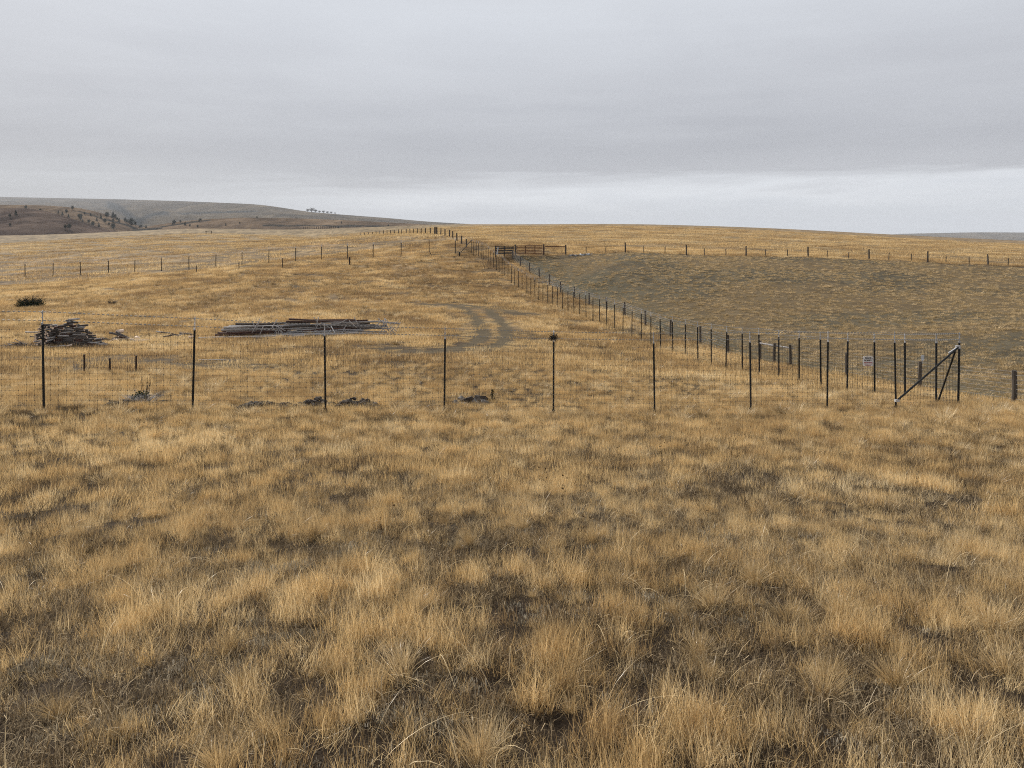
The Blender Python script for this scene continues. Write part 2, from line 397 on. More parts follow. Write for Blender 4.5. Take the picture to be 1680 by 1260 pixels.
    g.l(b.outputs[0], o.inputs['Surface']); me.materials.append(m)
    ob = link(bpy.data.objects.new('ground', me)); tag(ob, 'rolling dry prairie ground running to the horizon', 'ground', kind='structure')
build_ground()

# ------------------------------------------------------------------ distant hills
def hill(name, label, ridge, D0, D1, D2, cols, seed, gully=.12, base=-45, rough=1, rows=90, nsc=.5, D1L=None, dark=()):
    """heightfield: ridge (column,row) at distance D1, foot at D0 in front and D2 behind"""
    xs = np.array([p[0] for p in ridge], float); ys = np.array([p[1] for p in ridge], float)
    px = np.linspace(xs[0], xs[-1], 260); py = np.interp(px, xs, ys)
    ker = np.hanning(13); ker /= ker.sum(); pp = np.pad(py, 6, mode='edge'); py = np.convolve(pp, ker, 'valid')
    el = np.array([-(ray(a, b)[2]/ray(a, b)[1]) for a, b in zip(px, py)])*-1
    ta = np.array([ray(a, b)[0]/ray(a, b)[1] for a, b in zip(px, py)])
    D1v = np.full(px.shape, float(D1)) if D1L is None else D1+(D1L-D1)*(1-sstep(0, 520, px))
    Z1 = CZ+el*D1v
    t = np.concatenate([np.linspace(0, 1, rows), np.linspace(1, 2, 14)[1:]])
    V = []
    for tt in t:
        Y = D0+(D1v-D0)*tt if tt <= 1 else D1v+(D2-D1)*(tt-1)
        X = ta*Y; s = tt if tt <= 1 else 2-tt
        sh = s**.9 if tt <= 1 else math.sin(s*math.pi/2)
        g = fbm(X+fbm(X, Y, (D1-D0)*.4, 3, seed+9)*(D1-D0)*.5, Y*.45, (D1-D0)*nsc*.5, 5, seed)
        g = 1-np.abs(g-.5)*3.2
        w = math.sin(min(s, 1)*math.pi)**.7*(tt <= 1)
        Z = base+(Z1-base)*sh-(Z1-base)*gully*w*(1-np.clip(g, 0, 1))
        V.append(np.stack([X, Y, Z], -1))
    V = np.concatenate(V); dk = np.zeros(len(V)); u_, v_ = proj(V)
    for pl, wd in dark:
        pl = [Vector((a, b, 0)) for a, b in pl]; dk = np.maximum(dk, 1-sstep(.3, 1, polydist(u_+(fbm(V[:,0], V[:,1], 60, 3, 5)-.5)*8, v_+(fbm(V[:,0], V[:,1], 50, 3, 6)-.5)*4, pl)/wd))
    nx = len(px); nr = len(t)
    Fc = [(i*nx+k, i*nx+k+1, (i+1)*nx+k+1, (i+1)*nx+k) for i in range(nr-1) for k in range(nx-1)]
    m, nt, o = mat(name+'_slope'); g = N(nt); geo = g.n('ShaderNodeNewGeometry')
    mp = g.n('ShaderNodeMapping'); mp.inputs['Scale'].default_value = (1, .55, 1.6); g.l(geo.outputs['Position'], mp.inputs['Vector'])
    a = g.noise(mp.outputs[0], 12/(D1-D0), 7, .65, .6); b_ = g.noise(geo.outputs['Position'], .06, 5, .7)
    c = g.ramp(a, [(.32, cols[0]), (.5, cols[1]), (.68, cols[2])])
    c = g.mix(.8, c, g.ramp(b_, [(.3, (.6,.6,.6)), (.7, (1.35,1.35,1.35))]), 'MULTIPLY')
    da = g.n('ShaderNodeAttribute', attribute_name='brush'); c = g.mix(g.math('MULTIPLY', da.outputs['Fac'], .95), c, (.03,.032,.03))
    d = g.n('ShaderNodeBsdfDiffuse'); g.l(c, d.inputs['Color']); g.l(d.outputs[0], o.inputs['Surface'])
    ob = mesh(name, V, Fc, m, smooth=True); at_ = ob.data.attributes.new('brush', 'FLOAT', 'POINT'); at_.data.foreach_set('value', dk)
    tag(ob, label, 'hill', kind='structure')
    return ob, px, py, D0, D1, V.reshape(nr, nx, 3)
def proj(P):
    x, y, z = P[..., 0], P[..., 1], P[..., 2]-CZ; c, s = math.cos(PITCH), math.sin(PITCH); dz = y*c-z*s
    return 840+F*x/dz, YC-F*(y*s+z*c)/dz
PINK = [(.045,.034,.030), (.09,.067,.055), (.145,.108,.085)]
TAN = [(.075,.055,.038), (.14,.10,.068), (.22,.16,.105)]
GRN = [(.05,.043,.032), (.10,.08,.055), (.17,.135,.09)]
hA = hill('hill', 'low dark brown hillside at the far left edge', [(-600,330),(-200,338),(0,342),(40,341),(75,346),(110,356),(140,366),(170,375),(200,382),(240,388)], 480, 900, 1300, PINK, 3, .16)
hB = hill('hill', 'tan hillside dotted with dark trees behind the dark one', [(-600,330),(-100,336),(25,336),(75,337),(130,341),(165,349),(190,357),(215,367),(240,374),(262,384)], 800, 1350, 1800, TAN, 14, .14, dark=(([(128,346),(160,356),(205,369)], 1.5), ([(205,368),(225,376)], 3)))
hC = hill('hill', 'long far ridge rising into the low cloud', [(-700,312),(-200,319),(0,323),(100,325),(200,327),(300,330),(420,335),(460,340),(500,347),(560,352),(640,358),(700,363.5),(760,367),(830,371),(900,376),(960,382)], 1500, 3600, 4600, GRN, 25, .16, nsc=.35, D1L=7000, dark=(([(230,376),(224,364),(208,352),(198,343),(178,336)], 9), ([(224,364),(240,355),(272,347)], 4), ([(255,352),(330,349),(420,347)], 2)))
hD = hill('hill', 'gentle grassy slope right of the ravine', [(196,386),(225,375),(250,370),(290,364),(340,359.5),(400,357),(480,358),(560,361),(640,365),(720,369.5),(800,374),(860,381)], 640, 1250, 1700, TAN, 36, .12, nsc=.3, dark=(([(262,372),(300,366.5),(345,361.5)], 1.2), ([(210,378),(232,376),(262,375)], 2.5), ([(430,370),(560,371),(700,372)], 1.5)))
hE = hill('hill', 'faint blue range on the right horizon', [(1380,392),(1440,386),(1480,383.5),(1530,382.5),(1600,381),(1700,381.5),(1850,379),(2200,378),(2600,384)], 4600, 6000, 7000, GRN, 47, .1)

# ------------------------------------------------------------------ blades
def blades(n, rad, hgt, width, lean, curl, segs=3, rng=None, flat=0., centre=0., wind=(.06, 0)):
    """n tapered blades; each carries a random value 'blade'"""
    rng = rng or RNG
    rr = rad*np.sqrt(rng.random(n)); th = rng.random(n)*2*np.pi
    bx_, by_ = rr*np.cos(th), rr*np.sin(th)
    L = rng.uniform(hgt[0], hgt[1], n); w = rng.uniform(width[0], width[1], n)
    ln = np.abs(rng.normal(lean[0], lean[1], n)); d = np.where(rng.random(n) < centre, th+rng.normal(0, .35, n), rng.random(n)*2*np.pi)
    cu = rng.uniform(curl[0], curl[1], n); f = rng.random(n)*np.pi
    side = np.stack([np.cos(f), np.sin(f), np.zeros(n)], -1)
    p = np.stack([bx_, by_, np.full(n, -.01)], -1); V = []; seg = L/segs; ang = ln.copy()
    for i in range(segs+1):
        ww = w*(1-(i/segs)**1.6)*.5
        if i < segs: V += [p-side*ww[:, None], p+side*ww[:, None]]
        else: V += [p]
        dx = np.sin(ang)*np.cos(d)+wind[0]; dy = np.sin(ang)*np.sin(d)+wind[1]; dz = np.cos(ang)
        q = np.stack([dx, dy, dz], -1)*seg[:, None]; p = p+q
        if flat: p[:, 2] = np.maximum(p[:, 2], .004+flat*rng.random(n))
        ang = np.clip(ang+cu, 0, 2.6)
    m = 2*segs+1; V = np.stack(V, 1).reshape(-1, 3); Fc = []
    base = (np.arange(n)*m)[:, None]
    quads = np.concatenate([base+np.array([[2*i, 2*i+1, 2*i+3, 2*i+2]]) for i in range(segs-1)]) if segs > 1 else np.zeros((0, 4), int)
    tri = base+np.array([[2*segs-2, 2*segs-1, 2*segs]])
    return V, quads, tri, np.repeat(rng.random(n), m)
def cat_blades(parts):
    V, Q, T, B, o = [], [], [], [], 0
    for v, q, t, b in parts: V.append(v); Q.append(q+o); T.append(t+o); B.append(b); o += len(v)
    return np.concatenate(V), np.concatenate(Q), np.concatenate(T), np.concatenate(B)
def blade_mesh(name, data, m):
    V, Q, T, B = data
    me = bpy.data.meshes.new(name); me.vertices.add(len(V)); me.vertices.foreach_set('co', V.ravel())
    me.loops.add(Q.size+T.size); me.loops.foreach_set('vertex_index', np.concatenate([Q.ravel(), T.ravel()]))
    me.polygons.add(len(Q)+len(T)); me.polygons.foreach_set('loop_start', np.concatenate([np.arange(len(Q))*4, Q.size+np.arange(len(T))*3]))
    me.update(calc_edges=True)
    a = me.attributes.new('blade', 'FLOAT', 'POINT'); a.data.foreach_set('value', B)
    me.materials.append(m); return me
def proto_coll(name, metas):
    c = bpy.data.collections.new(name)
    for i, me in enumerate(metas): c.objects.link(bpy.data.objects.new('%s_%02d' % (name, i), me))
    return c
def scatter(name, coll, P, rot, scl, idx, tint, label, cat):
    me = bpy.data.meshes.new(name); me.vertices.add(len(P)); me.vertices.foreach_set('co', np.ascontiguousarray(P).ravel())
    for nm, ty, val, key in (('rot', 'FLOAT_VECTOR', rot, 'vector'), ('scl', 'FLOAT_VECTOR', scl, 'vector'), ('idx', 'INT', idx, 'value'), ('tint', 'FLOAT', tint, 'value')):
        a = me.attributes.new(nm, ty, 'POINT'); a.data.foreach_set(key, np.ascontiguousarray(val).ravel())
    ob = link(bpy.data.objects.new(name, me)); tag(ob, label, cat, kind='stuff')
    ng = bpy.data.node_groups.new(name, 'GeometryNodeTree')
    ng.interface.new_socket('Geometry', in_out='INPUT', socket_type='NodeSocketGeometry'); ng.interface.new_socket('Geometry', in_out='OUTPUT', socket_type='NodeSocketGeometry')
    gi = ng.nodes.new('NodeGroupInput'); go = ng.nodes.new('NodeGroupOutput'); ip = ng.nodes.new('GeometryNodeInstanceOnPoints')
    ci = ng.nodes.new('GeometryNodeCollectionInfo'); ci.inputs['Collection'].default_value = coll; ci.inputs['Separate Children'].default_value = True; ci.inputs['Reset Children'].default_value = True
    L = ng.links.new; L(gi.outputs[0], ip.inputs['Points']); L(ci.outputs[0], ip.inputs['Instance']); ip.inputs['Pick Instance'].default_value = True
    for nm, ty, so in (('idx', 'INT', 'Instance Index'), ('rot', 'FLOAT_VECTOR', 'Rotation'), ('scl', 'FLOAT_VECTOR', 'Scale')):
        na = ng.nodes.new('GeometryNodeInputNamedAttribute'); na.data_type = ty; na.inputs['Name'].default_value = nm; L(na.outputs[0], ip.inputs[so])
    L(ip.outputs[0], go.inputs[0]); md = ob.modifiers.new('scatter', 'NODES'); md.node_group = ng
    return ob
def sample(dens, r0, r1, amax=R(39)):
    """random ground points with constant density in the ring sector seen by the camera"""
    n = int(dens*amax*(r1*r1-r0*r0)); r = np.sqrt(RNG.uniform(r0*r0, r1*r1, n)); a = RNG.uniform(-amax, amax, n)
    return r*np.sin(a), r*np.cos(a)
class Pts:
    def __init__(s): s.P = []; s.r = []; s.s = []; s.i = []; s.t = []
    def add(s, X, Y, sc, idx, tint, tilt=.12, sz=None):
        n = len(X)
        if not n: return
        Z = H(X, Y); s.P.append(np.stack([X, Y, Z-.005], -1))
        s.r.append(np.stack([RNG.normal(0, tilt, n), RNG.normal(0, tilt, n), RNG.random(n)*6.283], -1))
        s.s.append(np.stack([sc, sc, sc if sz is None else sz], -1)); s.i.append(idx); s.t.append(np.clip(tint, 0, 1))
    def go(s, name, coll, label, cat):
        return scatter(name, coll, np.concatenate(s.P), np.concatenate(s.r), np.concatenate(s.s), np.concatenate(s.i).astype(np.int32), np.concatenate(s.t), label, cat)

G = M['grass']
near_p = [blade_mesh('stalks', cat_blades([
    blades(20+4*(i_ % 3), .10, (.11, .26), (.0020, .0036), (.14, .16), (.0, .22), 4, wind=(.05, 0)),
    blades(26, .12, (.04, .13), (.0022, .0040), (.5, .4), (-.3, .6), 3),
    blades(10, .12, (.10, .22), (.0020, .0034), (.6, .38), (.0, .5), 5),
    blades(2, .10, (.24, .34), (.0018, .0026), (.15, .15), (.0, .14), 4)]), G) for i_ in range(12)]
mid_p = [blade_mesh('stalks_mid', cat_blades([
    blades(58, .26, (.11, .28), (.004, .0075), (.16, .2), (.0, .24), 3),
    blades(52, .28, (.05, .16), (.0045, .009), (.5, .4), (.0, .5), 2)]), G) for _ in range(9)]
far_p = [blade_mesh('stalks_far', cat_blades([
    blades(190, .95, (.14, .32), (.010, .018), (.14, .16), (.0, .2), 2),
    blades(110, 1.0, (.08, .18), (.012, .02), (.3, .3), (.05, .3), 2)]), G) for _ in range(5)]
vfar_p = [blade_mesh('stalks_vfar', blades(160, 2.4, (.15, .34), (.03, .055), (.15, .18), (.0, .2), 2), G) for _ in range(4)]
NN, NM, NF, NV = len(near_p), len(mid_p), len(far_p), len(vfar_p)
gc = proto_coll('grassproto', near_p+mid_p+far_p+vfar_p)
g = Pts()
def clumps(dens, r0, r1, per, spread, thr):
    '''bunches: every centre carries a few stalk patches that share hue and height'''
    X, Y = sample(dens, r0, r1); c = cover(X, Y); k = RNG.random(len(X)) < thr+c; X, Y, c = X[k], Y[k], c[k]
    n = 1+RNG.poisson(per*(.25+c)); hgt = RNG.uniform(.62, 1.08, len(X))*(.68+.35*c); tn = RNG.normal(0, .15, len(X))
    i = np.repeat(np.arange(len(X)), n); sp = spread*RNG.uniform(.5, 1.3, len(X))[i]
    return X[i]+RNG.normal(0, 1, len(i))*sp, Y[i]+RNG.normal(0, 1, len(i))*sp, hgt[i]*RNG.uniform(.85, 1.1, len(i)), tn[i]
X, Y, hg, tn = clumps(26, 1.1, 9.5, 2.6, .05, .2)
g.add(X, Y, hg*.74, RNG.integers(0, NN, len(X)), hue(X, Y)*.35+.5*(fbm(X, Y, .4, 3, 43)-.5)+.42+tn+RNG.normal(0, .06, len(X)), .17, hg)
X, Y = sample(100, 1.1, 9); c = cover(X, Y); k = RNG.random(len(X)) < .45+.5*c; X, Y, c = X[k], Y[k], c[k]; g.add(X, Y, RNG.uniform(.38, .75, len(X))*(.75+.3*c), RNG.integers(0, NN, len(X)), hue(X, Y)*.35+.5*(fbm(X, Y, .5, 3, 48)-.5)+.26+RNG.normal(0, .17, len(X)), .25)
X, Y, hg, tn = clumps(8.0, 9.3, 34, 1.6, .11, .3); k = (pasture(X, Y) < .4) & (RNG.random(len(X)) > .85*track(X, Y)); X, Y, hg, tn = X[k], Y[k], hg[k], tn[k]
g.add(X, Y, hg*.66, NN+RNG.integers(0, NM, len(X)), hue(X, Y)*.5+.7*(fbm(X, Y, .9, 3, 44)-.5)+.30+tn+RNG.normal(0, .06, len(X)), .14, hg)
X, Y = sample(10, 9, 34); k = (pasture(X, Y) < .4) & (cover(X, Y) > .08); X, Y = X[k], Y[k]
g.add(X, Y, RNG.uniform(.45, .8, len(X)), NN+RNG.integers(0, NM, len(X)), hue(X, Y)*.4+.14+RNG.normal(0, .12, len(X)), .2)
X, Y = sample(1.9, 34, 128); c = cover(X, Y); k = (RNG.random(len(X)) < (.2+c)*(1-.92*track(X, Y))*(1-.93*nearby_track(X, Y))) & (pasture(X, Y) < .4)
X, Y, c = X[k], Y[k], c[k]; g.add(X, Y, RNG.uniform(.7, 1.1, len(X)), NN+NM+RNG.integers(0, NF, len(X)), hue(X, Y)*.6+1.1*(fbm(X, Y, 3.0, 4, 45)-.5)+.10+RNG.normal(0, .14, len(X)), .04)
X, Y = sample(5, 34, 80); k = RNG.random(len(X)) < .9*nearby_track(X, Y)*(1-track(X, Y))**2; X, Y = X[k], Y[k]
if len(X): g.add(X, Y, RNG.uniform(.25, .42, len(X)), NN+NM+RNG.integers(0, NF, len(X)), hue(X, Y)*.6+.25+RNG.normal(0, .12, len(X)), .04, RNG.uniform(.15, .3, len(X)))
X, Y = sample(.16, 124, 330); c = cover(X, Y); k = (RNG.random(len(X)) < (.15+c)) & (pasture(X, Y) < .4)
X, Y, c = X[k], Y[k], c[k]; g.add(X, Y, RNG.uniform(.7, 1.1, len(X)), NN+NM+NF+RNG.integers(0, NV, len(X)), hue(X, Y)*.5+.9*(fbm(X, Y, 9, 4, 46)-.5)+.16+RNG.normal(0, .09, len(X)), .02)
g.go('dry_grass', gc, 'knee-high golden dry grass covering the slope and field', 'grass')

# bunch grass tussocks: arching pale blades
T_ = M['tussock']
tus_p = [blade_mesh('tussock', cat_blades([
    blades(150, .05, (.16, .32), (.0022, .004), (.55, .38), (.05, .28), 5, centre=.85),
    blades(60, .04, (.2, .36), (.0014, .0026), (.25, .2), (.02, .2), 5, centre=.8)]), T_) for _ in range(6)]
tusm_p = [blade_mesh('tussock_mid', blades(150, .07, (.18, .34), (.004, .007), (.5, .35), (.05, .3), 4, centre=.85), T_) for _ in range(4)]
lng_p = [blade_mesh('long_blades', blades(7, .10, (.22, .46), (.0022, .0038), (.55, .35), (.05, .42), 7), T_) for _ in range(5)]
tc = proto_coll('tussockproto', tus_p+tusm_p+lng_p)
g = Pts()
TUS = [(655,1100,1.15,.8),(380,1075,.95,.45),(400,1130,.8,.5),(540,1110,.6,.5),(1350,1150,1.2,.8),(1660,1110,1.3,.85),(1480,1130,1.1,.6),(1580,905,1.3,.9),(505,885,1.1,.7),(550,880,1,.6),(1010,960,1,.7),
       (770,895,1.1,.5),(860,870,1,.6),(1180,1000,1.2,.75),(980,895,1,.6),(120,880,1,.7),(230,915,.9,.6),(270,800,1.3,.8),(300,820,1.2,.8),(560,940,1,.8),(1310,1025,1,.7),(1390,1010,1,.8),(930,1120,1.1,.7),
       (440,1200,.9,.75),(800,1250,1,.85),(100,1180,.8,.6),(1100,1010,.9,.7),(1240,960,1,.6),(680,1000,.9,.6),(1150,1080,1,.7),(190,940,.8,.6),(380,1255,.9,.9),(1490,1000,1,.7),(1630,1030,1.1,.8)]
for x, y, s, t in TUS:
    p = hit(x, y); n = 2
    g.add(p.x+RNG.normal(0, .03, n), p.y+RNG.normal(0, .03, n), np.full(n, s*.68)*RNG.uniform(.75, 1.05, n), RNG.integers(0, 6, n), np.full(n, t*.55)+RNG.normal(0, .15, n), .35)
X, Y = sample(5.5, 1.2, 11); k = RNG.random(len(X)) < sstep(.35, .6, fbm(X, Y, 1.3, 3, 99)); X, Y = X[k], Y[k]; g.add(X, Y, RNG.uniform(.22, .52, len(X)), RNG.integers(0, 6, len(X)), RNG.uniform(.0, .55, len(X)), .2)
X, Y = sample(3.5, 1.1, 8); g.add(X, Y, RNG.uniform(.6, 1.0, len(X)), 10+RNG.integers(0, 5, len(X)), RNG.uniform(.6, 1.2, len(X)), .1)
X, Y = sample(1.1, 11, 36); k = pasture(X, Y) < .4; X, Y = X[k], Y[k]; g.add(X, Y, RNG.uniform(.4, .95, len(X)), 6+RNG.integers(0, 4, len(X)), RNG.uniform(.1, .9, len(X)), .15)
X, Y = sample(.45, 18, 115); k = (pasture(X, Y) < .4) & (nearby_track(X, Y) < .3) & (RNG.random(len(X)) < .3+sstep(.4, .6, fbm(X, Y, 7, 3, 73))); X, Y = X[k], Y[k]; sz = RNG.uniform(.8, 1.7, len(X))*(1+.6*sstep(30, 90, Y))
g.add(X, Y, sz, 6+RNG.integers(0, 4, len(X)), RNG.uniform(-.25, .2, len(X)), .2, sz*.7)
X, Y = sample(.25, 20, 100); k = (pasture(X, Y) < .4) & (nearby_track(X, Y) < .3); X, Y = X[k], Y[k]; g.add(X, Y, RNG.uniform(.9, 1.7, len(X)), 6+RNG.integers(0, 4, len(X)), RNG.uniform(.6, 1, len(X)), .2)
g.go('bunch_grass', tc, 'pale arching bunch grass tussocks among the golden grass', 'grass')

# litter and lichen on the bare soil
lit_p = [blade_mesh('litter', cat_blades([blades(150, .2, (.02, .09), (.0015, .004), (1.2, .4), (-.5, .7), 3, flat=.03), blades(70, .2, (.02, .07), (.002, .004), (.5, .4), (-.2, .5), 2)]), M['litter']) for _ in range(5)]
lic_p = [blade_mesh('lichen', blades(80, .10, (.004, .010), (.003, .006), (1.0, .5), (-.6, .6), 2, flat=.02), M['lichen']) for _ in range(3)]
g = Pts(); lc = proto_coll('litterproto', lit_p+lic_p)
X, Y = sample(38, 1.1, 8); g.add(X, Y, RNG.uniform(.6, 1.2, len(X)), RNG.integers(0, 5, len(X)), hue(X, Y)*.5+RNG.uniform(0, .5, len(X)), .1)
X, Y = sample(9, 8, 22); g.add(X, Y, RNG.uniform(1, 1.9, len(X)), RNG.integers(0, 5, len(X)), hue(X, Y)*.5+RNG.uniform(0, .4, len(X)), .1)
X, Y = sample(90, 1.1, 7); k = (fbm(X, Y, .4, 3, 91) > .54) & (cover(X, Y) < .6); X, Y = X[k], Y[k]
g.add(X, Y, RNG.uniform(.6, 1.1, len(X)), 5+RNG.integers(0, 3, len(X)), RNG.uniform(0, 1, len(X)), .1)
g.go('ground_litter', lc, 'grey matted dead grass and whitish lichen on bare soil', 'ground litter')

# grazed tufts in the pasture
pt_p = [blade_mesh('grazed', blades(60, .10, (.05, .16), (.006, .012), (.45, .35), (.0, .3), 2, centre=.7), M['pasturetuft']) for _ in range(5)]
pc = proto_coll('pastureproto', pt_p); g = Pts()
X, Y = sample(5.0, 26, 122); k = (pasture(X, Y) > .6) & (RNG.random(len(X)) < .35+1.1*sstep(.34, .56, fbm(X, Y, 5, 4, 66))*sstep(0, 4, X-wood_x(Y))); X, Y = X[k], Y[k]
sx_ = RNG.lognormal(.42, .42, len(X)); g.add(X, Y, sx_, RNG.integers(0, 5, len(X)), np.clip(RNG.normal(.58, .26, len(X)), 0, 1), .08, np.clip(sx_*.6, .5, 1.5))
X, Y = sample(3.0, 26, 90); k = (pasture(X, Y) > .5); X, Y = X[k], Y[k]; g.add(X, Y, RNG.uniform(.4, .9, len(X)), RNG.integers(0, 5, len(X)), np.clip(RNG.normal(.2, .2, len(X)), 0, 1), .1)
g.go('grazed_grass', pc, 'short straw coloured tufts in the grazed pasture', 'grass')

# dead weed stalks with dark seed heads
def weed(seed):
    rg = np.random.default_rng(seed); parts = []
    parts.append(blades(4, .03, (.26, .46), (.003, .0045), (.1, .08), (.0, .06), 4, rng=rg, wind=(.03, 0)))
    V, Q, T, B = parts[0]; tips = V[8::9]
    ex = []
    for t in tips:
        v, q, tr, b = blades(8, .008, (.010, .022), (.005, .008), (.8, .5), (-.3, .3), 2, rng=rg); ex.append((v+t, q, tr, b))
        v, q, tr, b = blades(3, .005, (.05, .10), (.003, .004), (.6, .2), (-.1, .1), 2, rng=rg); ex.append((v+t*np.array([.8, .8, .7]), q, tr, b))
    return cat_blades(parts+ex)
wd = proto_coll('weedproto', [blade_mesh('weed', weed(s), M['weed']) for s in range(5)])
g = Pts(); X, Y = sample(1.5, 4.5, 19); k = RNG.random(len(X)) < .12+sstep(8, 15, Y)*.9; X, Y = X[k], Y[k]
g.add(X, Y, RNG.uniform(.55, 1.0, len(X)), RNG.integers(0, 5, len(X)), RNG.random(len(X)), .12)
g.go('weed_stalks', wd, 'thin dark dead weed stalks standing in the grass', 'weeds')

# ================================================================== FENCES
def tpost_mb(h, w=.055):
    mb = MB(); a = w/2; t = w*.16
    mb.prism([(-a, -t), (a, -t), (a, t), (t, t), (t, w*.8), (-t, w*.8), (-t, t), (-a, t)], -.25, h)
    for i in range(int(h/.11)): mb.box((0, -t-w*.06, .15+i*.11), (w*.35, w*.13, .03))
    mb.box((0, w*.3, .02), (w*1.9, w*.1, .14))
    return mb
def ext_mb(h0, h, w=.05):
    mb = MB(); mb.tube([(0, .01, h0), (0, .01, h)], w*.26, 6); mb.box((0, -.012, h0+.03), (w*.9, w*.5, .05)); mb.box((0, -.01, h-.05), (w*.8, w*.6, .03)); mb.box((0, -.01, (h+h0)/2), (w*.7, w*.5, .025))
    return mb
ROWS = [.08,.19,.30,.42,.54,.67,.80,.94,1.09,1.25,1.41,1.58,1.76,1.95]
def weave(mb, kn, A, B, rows, vs, r, knot):
    """woven wire panel between two post feet"""
    L = (B-A).length; n = max(1, int(round(L/vs))); d = (B-A).normalized(); off = Vector((0, -.045, 0))
    gp = []
    for i in range(n+1):
        p = A.lerp(B, i/n); gp.append(p+off)
    for h in rows: mb.tube([p+Vector((0, 0, h+.006*math.sin(i*.9+h*7))) for i, p in ((0, gp[0]), (n//2, gp[n//2]), (n, gp[n]))], r, 3, False)
    for i in range(n):
        p = gp[i]; mb.tube([p+Vector((0, 0, rows[0])), p+Vector((0, 0, rows[-1]))], r, 3, False)
        if knot:
            for h in rows:
                c = p+Vector((0, -.004, h)); s = knot
                kn.add([c+Vector((s,0,0)), c+Vector((-s,0,0)), c+Vector((0,0,s)), c+Vector((0,0,-s)), c+Vector((0,-s,0)), c+Vector((0,s,0))],
                       [(0,2,4),(2,1,4),(1,3,4),(3,0,4),(2,0,5),(1,2,5),(3,1,5),(0,3,5)])
def strand(mb, P, h, r, beads=0, sag=0):
    for A, B in zip(P[:-1], P[1:]):
        o = Vector((0, -.045, h)); mb.tube([A+o, A.lerp(B, .5)+o-Vector((0, 0, sag)), B+o], r, 3, False)
        if beads:
            n = int((B-A).length/beads)
            for i in range(n):
                c = A.lerp(B, (i+.5)/n)+o; mb.box(c, (.05, .018, .018))
def tall_fence(name, label, P, h=2.08, ext=.32, w=.05, vs=.165, r=.0019, knotf=None, far=False, skip=(), beads=.10):
    root = empty(name, P[0], label, 'fence'); o0 = P[0]; L = [p-o0 for p in P]
    pm = tpost_mb(h, w); em = ext_mb(h-.02, h+ext, w)
    first = None
    for i, p in enumerate(L):
        if i in skip: continue
        rot = (RNG.normal(0, .008), RNG.normal(0, .012), RNG.normal(0, .2))
        if first is None:
            first = pm.build('post', M['post'], root, loc=p); first.rotation_euler = rot; em.build('post_extension', M['galv'], first)
        else: copy_part(first, root, p, rot)
    mb, kn, st = MB(), MB(), MB()
    for i, (a, b) in enumerate(zip(L[:-1], L[1:])):
        k = knotf(P[i]) if knotf else .008
        rows = ROWS if not far else [.15, .6, 1.05, 1.5, 1.95]
        weave(mb, kn, a, b, rows, vs if not far else 1.0, r, k)
    wm = mb.build('woven_wire', M['darkwire'], root)
    if kn.v: kn.build('wire_knots', M['darkwire'], wm)
    for hh in (h+.09, h+ext-.03): strand(st, L, hh, r*1.3, beads, .02)
    st.build('top_strands', M['wire'], root)
    return root, L, o0

FRONT = [(-470,15.6),(-195,16.8),(72,18),(316,19.4),(534,20.9),(729,21.7),(908,22.4),(1074,22.7),(1232,23.2),(1357,23.5),(1470,23.8),(1572,25.2)]
FP = [at(*c) for c in FRONT]
ff, FL, fo = tall_fence('mesh_fence', 'tall dark steel post mesh fence crossing the slope nearest the viewer', FP, knotf=lambda p: .0135, skip=(len(FP)-1,))
SIDE = [(1572,25.2),(1536,26.3),(1485,28),(1435,29.8),(1390,31.5),(1347,33),(1311,35),(1278,37),(1246,39),(1218,41),(1191,43),(1167,45),(1145,47),(1124,49),(1104,51),(1084,53),(1068,55),(1052,57)]
sx = [1610,1538,1468,1400,1335,1275,1218,1166,1118,1068,1022,980,937,897,858,822,790,755,725,697,667,638,604,577,549,526,501,478,458,437,417,397,377,358,342,322,307,288,270,252,238]
kx = [1052,973,951,932,914,899,884,871,856.7,844,833,823.6,814,805,797,789.5,781,774]; kd = [57,66,70,73,76,79.5,83,86,90,93.5,97,100.5,103,105.5,108,109.5,111,112.5]
for v in sx:
    x = 720+v/4.421
    if x < 1045: SIDE.append((x, float(np.interp(x, kx[::-1], kd[::-1]))))
SPp = [at(*c) for c in SIDE]
sf, SL, so_ = tall_fence('mesh_fence', 'long tall mesh fence with many dark steel posts running away uphill on the right', SPp, w=.066,
    knotf=lambda p: .013 if p.y < 48 else 0, r=.0021)
bx_ = [41,87,132,178,221,265,310,354,397,441,485,527,570,612,658,704,747]
BK = [(-190,124),(-142,123.5),(-95,123),(-50,123),(-5,122.5)]+[(x, float(np.interp(x, [41,265,441,612,747], [122,121,119,116,113.5]))) for x in bx_]
BPp = [at(*c) for c in BK]+[SPp[-1]]
bf, BL, bo = tall_fence('mesh_fence', 'far tall wire fence with widely spaced thin posts across the left field', BPp, w=.11, r=.004, far=True, knotf=lambda p: 0, skip=(len(BPp)-1, len(BPp)-3), beads=0)
# the one post that is kinked near its foot
p = BL[-3]; kb = MB().tube([p+Vector((.38, 0, -.1)), p+Vector((.02, 0, .75)), p+Vector((0, 0, 2.35))], .045, 6).build('bent_post', M['post'], bf)
kb['label'] = 'thin dark post kinked sideways near its foot'
# corner bracing of the far fence
c = SPp[-1]-bo; b = BL[-2]
MB().tube([c+Vector((0, 0, 2.2)), c+Vector((-1.55, -.3, .45))], .05, 6).build('brace', M['post'], bf)
MB().tube([c+Vector((-1.75, -.4, -.9)), c+Vector((-1.75, -.4, .45))], .10, 8).build('brace_post', M['post'], bf)
MB().tube([c+Vector((-1.72, -.4, -.75)), c+Vector((-2.6, -.5, -.2))], .10, 8).tube([c+Vector((-2.5, -.5, -.75)), c+Vector((-1.9, -.5, .2))], .035, 6).build('brace_foot', M['post'], bf)
